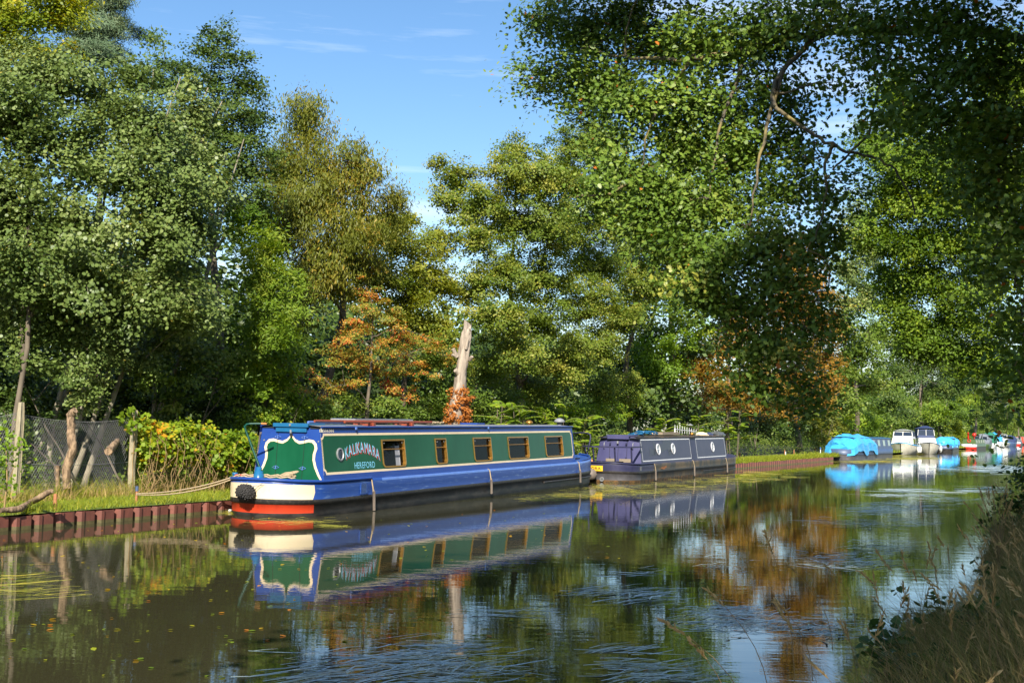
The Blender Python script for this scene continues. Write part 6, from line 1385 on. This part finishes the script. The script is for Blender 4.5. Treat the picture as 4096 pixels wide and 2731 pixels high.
# the wood behind everything, one mass
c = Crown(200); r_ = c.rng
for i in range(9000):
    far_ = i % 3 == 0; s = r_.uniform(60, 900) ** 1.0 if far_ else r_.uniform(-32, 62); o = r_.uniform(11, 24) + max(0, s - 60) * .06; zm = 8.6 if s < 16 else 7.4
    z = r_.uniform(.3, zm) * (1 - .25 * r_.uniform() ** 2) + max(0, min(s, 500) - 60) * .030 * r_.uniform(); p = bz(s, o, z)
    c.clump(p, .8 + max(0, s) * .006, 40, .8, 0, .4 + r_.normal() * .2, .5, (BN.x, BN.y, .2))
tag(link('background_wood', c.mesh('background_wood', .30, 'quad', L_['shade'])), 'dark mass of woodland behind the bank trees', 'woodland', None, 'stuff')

c = Crown(201); r_ = c.rng
for i in range(3000):
    s = 130 + 900 * r_.uniform() ** 1.5; o = r_.uniform(7, 30) + s * .02; z = r_.uniform(.5, 9 + .014 * s) * r_.uniform(.6, 1); c.clump(bz(s, o, z), 1.6 + s * .004, 30, .8, 0, .45 + r_.normal() * .2, .5, (BN.x, BN.y, .2))
tag(link('distant_wood', c.mesh('distant_wood', .85, 'quad', L_['green'])), 'far green woodland beyond the last boats', 'woodland', None, 'stuff')

# =============================== the big oak of the near bank ===============================
OL = [(2200, 60, 19, 130, 90), (2340, 120, 18.5, 150, 120), (2170, 300, 19, 100, 70), (2290, 300, 18.5, 140, 110), (2420, 330, 18, 150, 110), (2520, 60, 18.5, 170, 90), (2640, 180, 18, 150, 120), (2560, 420, 17.5, 150, 120), (2330, 450, 18, 90, 60),
      (2700, 380, 17, 150, 120), (2820, 180, 17, 170, 140), (2880, 430, 17, 160, 130), (2760, 590, 17, 170, 100), (2960, 620, 16.5, 150, 110), (3020, 130, 16.5, 170, 140), (3080, 370, 16.5, 150, 120), (3140, 560, 16.5, 110, 80), (3180, 90, 16, 120, 110),
      (2480, 690, 17.5, 150, 80), (2620, 760, 17, 150, 90), (2400, 790, 17.5, 110, 60), (2560, 880, 17, 130, 70), (2740, 820, 16.8, 150, 110), (2900, 820, 16.5, 140, 100), (3080, 760, 16.2, 120, 90), (3220, 770, 16, 80, 70),
      (2700, 990, 16.6, 150, 90), (2860, 1040, 16.2, 150, 110), (3040, 960, 16, 150, 120), (2780, 1160, 16.3, 130, 80), (2960, 1220, 16, 150, 100), (3140, 1120, 15.8, 130, 110), (3280, 960, 15.8, 90, 90), (3080, 1350, 15.8, 110, 90), (3220, 1290, 15.6, 100, 110), (3160, 1480, 15.5, 90, 100), (2960, 1390, 16, 70, 60), (3260, 1560, 15.5, 50, 80), (3340, 800, 15.5, 60, 60), (3230, 640, 16, 80, 60), (3330, 330, 15.6, 50, 40), (3380, 700, 15.4, 60, 40), (3050, 1520, 15.6, 80, 60), (2860, 1180, 16.2, 110, 60), (2660, 560, 17, 120, 70), (2450, 560, 17.6, 110, 60)]
OR = [(3300, 40, 15, 110, 70), (3460, 60, 14.5, 120, 80), (3440, 200, 14.5, 80, 60), (3620, 60, 14, 170, 100), (3580, 230, 14, 120, 70), (3820, 60, 13, 200, 130), (3760, 270, 13.3, 150, 100), (3980, 230, 12.5, 180, 150), (3680, 420, 13.4, 130, 80), (3860, 470, 12.8, 170, 110), (4040, 520, 12, 150, 160), (3780, 560, 13, 120, 60), (3980, 730, 12.3, 140, 110),
      (4080, 880, 12, 120, 130), (3960, 640, 12.5, 150, 80), (4060, 1090, 12, 110, 120), (4090, 1290, 11.8, 90, 110), (4060, 1460, 11.8, 90, 90), (4100, 1600, 11.6, 80, 90), (3980, 1040, 12.3, 70, 70), (3550, 480, 14, 60, 60)]
BOUGH = [([(4330, 200, 14.8), (3900, 130, 15), (3300, 130, 16), (3000, 190, 16.4), (2760, 235, 16.8), (2500, 230, 17.6), (2330, 190, 18.2)], .07, .012),
         ([(3300, 130, 16), (3130, 290, 15.7), (3090, 400, 15.6), (3180, 490, 15.5), (3330, 585, 15.4), (3480, 625, 15.3), (3600, 700, 15.2), (3660, 860, 15.1)], .036, .010),
         ([(3330, 585, 15.4), (3305, 660, 15.4), (3290, 860, 15.3), (3230, 1000, 15.3)], .026, .007), ([(3000, 190, 16.4), (2890, 480, 16.4), (2830, 800, 16.3)], .034, .008),
         ([(3130, 290, 15.7), (3040, 620, 15.6), (3000, 900, 15.5)], .032, .007), ([(2760, 235, 16.8), (2600, 520, 16.9), (2560, 720, 17)], .028, .007), ([(2620, 660, 17), (2450, 770, 17.2), (2280, 790, 17.6)], .03, .01), ([(3480, 545, 15.2), (3400, 610, 15.25), (3330, 680, 15.2)], .018, .012)]
lobO = LBN(OL) + LBN(OR)
for (x, y, z, r) in ((2.0, 17, 9.6, 2.2), (4.2, 16.5, 10.4, 2.4), (6.2, 15, 10.8, 2.5), (5.0, 12.5, 9.4, 2.2), (7.2, 12.0, 10.2, 2.5), (8.6, 15, 11.2, 2.6), (7.4, 9.4, 9.2, 2.4), (5.2, 9.6, 8.6, 2.0), (9.6, 11.5, 10.0, 2.6), (8.2, 17.5, 11.0, 2.4), (5.8, 18.2, 10.6, 2.2), (9.4, 8.0, 8.4, 2.4), (7.0, 6.4, 8.6, 2.3), (9.0, 13.0, 7.0, 2.2), (8.6, 10.4, 5.6, 2.0), (10.8, 16, 8.6, 2.4), (11.6, 19, 8.8, 2.4), (11.5, 13.5, 7.6, 2.3), (5.6, 7.6, 6.9, 1.6), (7.8, 8.0, 6.6, 1.8), (3.2, 9.5, 8.0, 1.4), (4.6, 10.5, 8.2, 1.6), (4.2, 7, 8.8, 1.4)):
    lobO.append((np.array([x, y, z]), np.array([r, r, r * .7])))
tree('oak_tree', 'great dark oak whose boughs hang from the right over the canal', 'tree', 'oaks on the near bank', (8.6, 14.6, .36), lobO, 'oak', .076, 'oak', 380, 300, bark='lichenbark', r0=.38, trunk_to=np.array([7.6, 14.8, 10.5]), clump_r=.40, per=40, flat=.7, droop=.25, tint=.45, tv=.16, shell=.6, limb=.36, twig=.8, wob=.2, sag=.35, up=.5, boughs=BOUGH)
# the tree behind the photographer's right shoulder: its crown shades the grass of the near bank
sh = [(np.array([x, y, z]), np.array([1.7, 1.7, 1.4])) for x in (-.8, .8, 2.6, 4.4, 6.2, 8.0, 9.8) for (y, z) in ((.6, 5.7), (-.6, 7.6), (.8, 8.6), (-1.2, 9.8), (.6, 10.6), (-2.5, 11.6), (3.4, 6.6))] + [(np.array([x, y, z]), np.array([2.2, 2.2, 1.7])) for (x, y, z) in ((10.5, 3, 9), (9.5, 5.5, 7.5), (7.2, 3.2, 8.2), (8.2, -5, 12.5), (6.4, -4.6, 12.0))]
tree('oak_tree', 'oak beside the photographer that shades the grass at lower right', 'tree', 'oaks on the near bank', (8.6, -.6, .4), sh, 'oak', .13, 'quad', 70, 301, r0=.36, trunk_to=np.array([8.2, -1, 11.5]), clump_r=.5, per=40, twig=.2)
tree('oak_tree', 'unseen oak added beyond the right edge to shade the near bank', 'tree', 'oaks on the near bank', (17.5, 27, .4), [(np.array([x, y, z]), np.array([r, r, r * .75])) for (x, y, z, r) in ((13.6, 22.5, 8.6, 2.4), (15.5, 25, 9.2, 2.6), (17.5, 28, 9.5, 2.8), (14.8, 21.5, 6.4, 2.2), (16.5, 24, 6.0, 2.4), (18.5, 31, 8.2, 2.6), (19.5, 26, 8, 2.8), (17.2, 22, 8.8, 2.4))], 'oak', .11, 'oak', 90, 302, r0=.3, clump_r=.5, per=40, twig=.3)  # out of view, added to darken the right side of the near bank

# =============================== grass and weeds of the near bank ===============================
r_ = np.random.default_rng(77)
def nb_pts(n, y0, y1, d0, d1, pw=1.0):
    y = y0 + (y1 - y0) * r_.uniform(size=n) ** pw; d = d0 + (d1 - d0) * r_.uniform(size=n)
    e = np.array([nbank(q) for q in y]); return np.stack([e + d, y, np.clip(.03 + d * .25, -.02, .33)], 1)
def lean_to_water(n, k): l = r_.normal(size=(n, 3)) * k; l[:, 0] -= k * .55; l[:, 2] = 0; return l
V = []
for (n, y0, y1, d0, d1, h0, h1, w, k) in ((17000, 5.2, 13, -.05, 3.2, .2, .62, .0042, .20), (14000, 13, 26, -.05, 3.2, .25, .7, .006, .2), (9000, 26, 60, -.1, 3.5, .3, .7, .011, .2), (3500, 5.5, 20, -.12, .25, .12, .4, .0045, .22)):
    p = nb_pts(n, y0, y1, d0, d1); hh = r_.uniform(h0, h1, n) * (.75 + .25 * np.clip((p[:, 0] - np.array([nbank(q) for q in p[:, 1]])) / .8, 0, 1)); V.append(blades(r_, p, hh, lean_to_water(n, k), np.full(n, w), 3))
v = np.concatenate(V); nt_ = len(v) // 12
tag(link('tall_grass', ngon_mesh('tall_grass', v, 4, np.repeat(np.clip(r_.normal(.42, .26, nt_), 0, 1), 3), L_['dry'])), 'tall rank grass half dried along the near bank', 'grass', None, 'stuff')
# seed head stalks
g = MB(); P = []; Nn = []
def stalk(b0, h, lx, ly, r, head=.16):
    pts = [Vector(b0) + Vector((lx * t ** 2, ly * t ** 2, h * t * (1 - .10 * t))) for t in [i / 6 for i in range(7)]]
    g.tube(pts, [r * (1 - .6 * i / 6) for i in range(7)], 3, 0, False)
    d = (pts[-1] - pts[-2]).normalized()
    for k in range(16):
        c = pts[-1] - d * (head * (k / 16)); q = r_.normal(size=3) * .5; q = Vector((q[0], q[1], q[2])) * .6 + d; P.append((c + q.normalized() * .014, q.normalized()))
n = 420
pp = nb_pts(n, 5.5, 24, -.05, 2.4)
for p in pp:
    sc = 1 + (p[1] - 8) * .03; stalk(p, r_.uniform(.55, .98), r_.normal() * .18 - .07, r_.normal() * .15, .0022 * max(1, sc), r_.uniform(.08, .17))
# the few long stalks that lean across the water close to the camera, and the tuft against the far reflections
for (px, py, Y, tx, ty) in ((3010, 2731, 5.6, 2650, 2480), (3080, 2731, 6.2, 2830, 2360), (3180, 2731, 6.5, 3060, 2130), (2950, 2760, 5.4, 2760, 2560), (3250, 2700, 7, 3100, 2400), (3330, 2600, 8, 3140, 2250), (3420, 2500, 9, 3300, 2260)):
    a = AT(px, py, Y); b2 = AT(tx, ty, Y - .2); a.z = max(.02, min(a.z, .4)); 
    stalk(a, (b2.z - a.z) / .9, b2.x - a.x, b2.y - a.y, .003, .14)
for k in range(26):
    a = AT(3830 + r_.normal() * 22, 2120, 14.5); x = a.x; y = 14.5; t = AT(3740 + k * 8 + r_.normal() * 30, 1960 + abs(k - 12) * 5 + r_.normal() * 25, 14.5)
    stalk((max(x, nbank(y) - .05), y, .1), (t.z - .1) / .9, t.x - x, r_.normal() * .1, .004, .12)
k = len(TEMPL['lance']); V = []
for (c, d) in P:
    b2 = d.orthogonal().normalized()
    for (x, y) in TEMPL['lance']: V.append(c + d * (y * .05) + b2 * (x * .05))
st = g.build('seed_heads', M_['straw']); me = ngon_mesh('seed_heads', np.array([tuple(q) for q in V]), k, r_.normal(.78, .15, len(P)), L_['dry'])
tag(st, 'thin dry grass stalks with seed heads over the near bank', 'grass', None, 'stuff'); st.name = 'grass_stalks'
tag(link('grass_seed_heads', me), 'brown seed heads on the tall grass stalks', 'grass', None, 'stuff')
# nettles and brambles: single plants
def weed_plant(x, y, h, spread, nl, mat, size, templ, label, seed, name='nettle', grp='nettles and brambles in the near grass'):
    base = Vector((x, y, .05 + min(.28, max(0, x - nbank(y)) * .25))); root = empty(name, base, 0, label, name, grp); c = Crown(seed); q = c.rng; g = MB()
    for s in range(max(2, nl // 14)):
        e = np.array([q.normal() * spread, q.normal() * spread, h * q.uniform(.6, 1.05)]); pts = bent(q, (q.normal() * .06, q.normal() * .06, 0), e, .12, 5); g.tube([Vector(p) for p in pts], [.006, .005, .005, .004, .003, .002], 4, 0, False)
        for j in range(14):
            t = q.uniform(.25, 1); i0 = min(4, int(t * 5)); p = np.array(pts[i0]) * (1 - (t * 5 - i0)) + np.array(pts[i0 + 1]) * (t * 5 - i0); c.P.append((np.array(base) + p + q.normal(size=(2, 3)) * .05)); nn = q.normal(size=(2, 3)) * .45; nn[:, 2] += .8; c.Nn.append(nn); c.T.append(np.clip(q.normal(.45, .22, 2), 0, 1))
    g.build('stems', M_['straw'], root); link('leaves', local(c.mesh('leaves', size, templ, L_[mat]), base), root)
NL = [(3000, 2690, 8.6, .5, 'leafy bramble leaning over the water at the bottom edge'), (3090, 2640, 9.0, .5, 'dark bramble spray at the water edge, second from the bottom'), (3180, 2700, 8.2, .45, 'low bramble among the grass near the bottom edge'), (3680, 2500, 10.4, .6, 'broad nettle clump in the lower right grass'), (3900, 2620, 9.4, .6, 'nettle clump near the lower right corner'), (3960, 2250, 12.5, .7, 'nettles at the right edge below the dark shrub')]
for i, (px, py, Y, h, lab) in enumerate(NL):
    p = AT(px, py, Y); x = max(p.x, nbank(Y) + .05); weed_plant(x, Y, h * .7, .22, 80, 'nettle', .066, 'heart', lab, 400 + i, 'bramble' if 'bramble' in lab else 'nettle')
tree('elder_shrub', 'dark leafy shrub at the right edge above the tall grass', 'shrub', None, (nbank(20) + 1.5, 20, .35), LBN([(4060, 2030, 20, 60, 90), (4090, 1900, 20, 45, 80), (4030, 2150, 20, 60, 60), (4110, 2050, 20, 60, 120)]), 'nettle', .08, 'oval', 150, 420, r0=.04, stems=3, clump_r=.28, per=40)

# =============================== weed on the water ===============================
def weed_patch(name, pts, mat, label, seed, wid=.0085, tilt=.10):
    """long limp blades lying on the surface: (px, py, spread px x, spread px y, count, length, direction, jitter)"""
    q = np.random.default_rng(seed); V = []
    for (px, py, sx, sy, n, L, an, ja) in pts:
        for i in range(n):
            a0 = px + q.normal() * sx * .5; b0 = py + q.normal() * sy * .5; c = G(a0, b0, 0); a = R(an + q.normal() * ja); l = L * q.uniform(.35, 1.2); bend = q.normal() * .35
            tl = q.normal() * tilt; z0 = .006 + q.uniform(0, .012); wd = wid * q.uniform(.5, 1.3); prev = None
            for k in range(4):
                t = k / 3; an_ = a + bend * (t - .5); x = c.x + math.cos(a) * l * (t - .5) - math.sin(a) * bend * l * .25 * (t - .5) ** 2 * 4; y = c.y + math.sin(a) * l * (t - .5) + math.cos(a) * bend * l * .25 * (t - .5) ** 2 * 4
                w = wd * (1 - abs(t - .4) * .9); nx, ny = -math.sin(an_) * w, math.cos(an_) * w; zz = z0 + .012 * math.sin(3 * t + a * 9)
                cur = ((x - nx, y - ny, zz - tl * w), (x + nx, y + ny, zz + tl * w + .001))
                if prev: V += [prev[0], prev[1], cur[1], cur[0]]
                prev = cur
    n = len(V) // 12
    tag(link(name, ngon_mesh(name, np.array(V), 4, np.repeat(np.clip(q.normal(.5, .25, n), 0, 1), 3), L_[mat])), label, 'water weed', 'floating weed beds', 'stuff')
weed_patch('ribbon_weed', [(1600, 2650, 380, 70, 130, .50, 28, 14), (1350, 2710, 260, 40, 70, .50, 30, 14), (1850, 2690, 240, 60, 75, .45, 20, 25), (1780, 2590, 220, 26, 60, .45, 18, 16)], 'weedsheen', 'large bed of pale ribbon weed floating at the bottom of the picture', 501)
weed_patch('ribbon_weed', [(2950, 2480, 260, 50, 150, .42, 15, 25), (3150, 2500, 260, 40, 100, .4, 0, 30), (2900, 2440, 160, 20, 60, .4, 20, 15), (3330, 2530, 150, 40, 60, .3, 0, 40)], 'weedsheen', 'dense bed of pale ribbon weed below the orange reflection', 502)
weed_patch('ribbon_weed', [(2420, 2370, 160, 35, 46, .5, 26, 10), (2600, 2380, 110, 30, 46, .5, 26, 10), (2560, 2660, 200, 25, 36, .55, 22, 12), (2480, 2600, 120, 15, 20, .5, 30, 8), (2640, 2710, 200, 25, 50, .5, 25, 18), (2060, 2460, 200, 20, 24, .6, 12, 8), (2860, 2260, 120, 40, 16, .35, 25, 18), (2560, 2290, 120, 20, 12, .5, 18, 8)], 'weedsheen', 'loose strands of pale ribbon weed drifting in mid canal', 503)
weed_patch('ribbon_weed', [(3520, 2035, 160, 26, 150, .8, 0, 25), (3400, 2090, 160, 25, 60, .8, 5, 20), (3600, 2090, 150, 25, 60, .7, 0, 25), (3560, 2190, 200, 30, 90, .5, 0, 25), (3480, 2250, 250, 40, 110, .45, 5, 25), (3350, 2220, 150, 30, 40, .45, 10, 20), (3650, 2020, 150, 30, 50, .8, 0, 25), (3800, 2000, 150, 20, 40, .8, 0, 20)], 'weedsheen', 'blue grey weed bed beside the near bank grass', 504, .011)
weed_patch('ribbon_weed', [(4010, 1872, 110, 12, 160, 2.2, 0, 25), (3960, 1880, 120, 10, 70, 2.2, 0, 20), (3900, 1960, 120, 12, 40, 1.2, 0, 20), (3640, 1962, 100, 10, 40, 1.2, 0, 20), (3580, 1980, 120, 8, 30, 1.2, 0, 15)], 'weedsheen', 'distant blue grey weed bed near the right edge', 505, .022)
weed_patch('floating_weed', [(2330, 1985, 240, 12, 170, .5, 5, 20), (2180, 1998, 120, 8, 40, .5, 8, 20), (2520, 1965, 260, 16, 230, .5, 8, 20), (2720, 1945, 220, 12, 140, .6, 10, 20), (2880, 1925, 150, 12, 120, .6, 10, 20), (2420, 1950, 80, 16, 120, .4, 0, 40)], 'weedgreen', 'yellow green weed drifting along the side of the purple narrowboat', 506, .008)
weed_patch('floating_weed', [(930, 2053, 50, 5, 60, .3, 10, 30), (1200, 2085, 180, 14, 70, .4, 12, 12), (1320, 2105, 60, 6, 30, .4, 8, 10), (60, 2320, 120, 60, 36, .8, 24, 8), (150, 2370, 160, 40, 20, .7, 22, 8)], 'weedgreen', 'thin yellow green weed strands near the stern of the green narrowboat', 507, .006)
weed_patch('floating_weed', [(3480, 1846, 110, 6, 200, 1.2, 5, 25), (3640, 1832, 130, 6, 200, 1.6, 5, 25), (3560, 1822, 60, 5, 120, 1.5, 5, 25), (3080, 1895, 160, 14, 90, .9, 4, 10), (3000, 1915, 150, 8, 60, .9, 4, 10), (3660, 1814, 60, 3, 80, 1.6, 5, 30), (3800, 1800, 60, 3, 80, 2, 0, 30)], 'weedgreen', 'mats of green weed round the tarpaulin boat and the cruisers', 508, .03)
q = np.random.default_rng(600); n = 330; P = np.zeros((n, 3))
for i in range(n): px, py = q.uniform(-50, 3000), 1960 + 770 * q.uniform() ** 1.2; c = G(px, py, 0); P[i] = (c.x, c.y, .006)
okm = np.array([(p[1] - org1.y) * -1 + 0 > -999 for p in P]); nn = q.normal(size=(n, 3)) * .10; nn[:, 2] = 1
v, k = leaf_verts(q, P, nn, .055, 'oval'); tag(link('floating_leaves', ngon_mesh('floating_leaves', v, k, q.normal(.65, .25, n), L_['vine'])), 'fallen yellow leaves scattered on the water', 'leaves', None, 'stuff')
g = MB(); p = G(908, 2046, 0); 
for i in range(7): 
    for (x, y, z) in ((0, 0, 0),): pass
g.lathe([(.02, -.02), (.11, 0), (.10, .05), (.06, .09), (.01, .10)], (p.x, p.y, 0), 7); tag(g.build('white_float', M_['gel']), 'small white scrap floating by the stern at the piling', 'float')
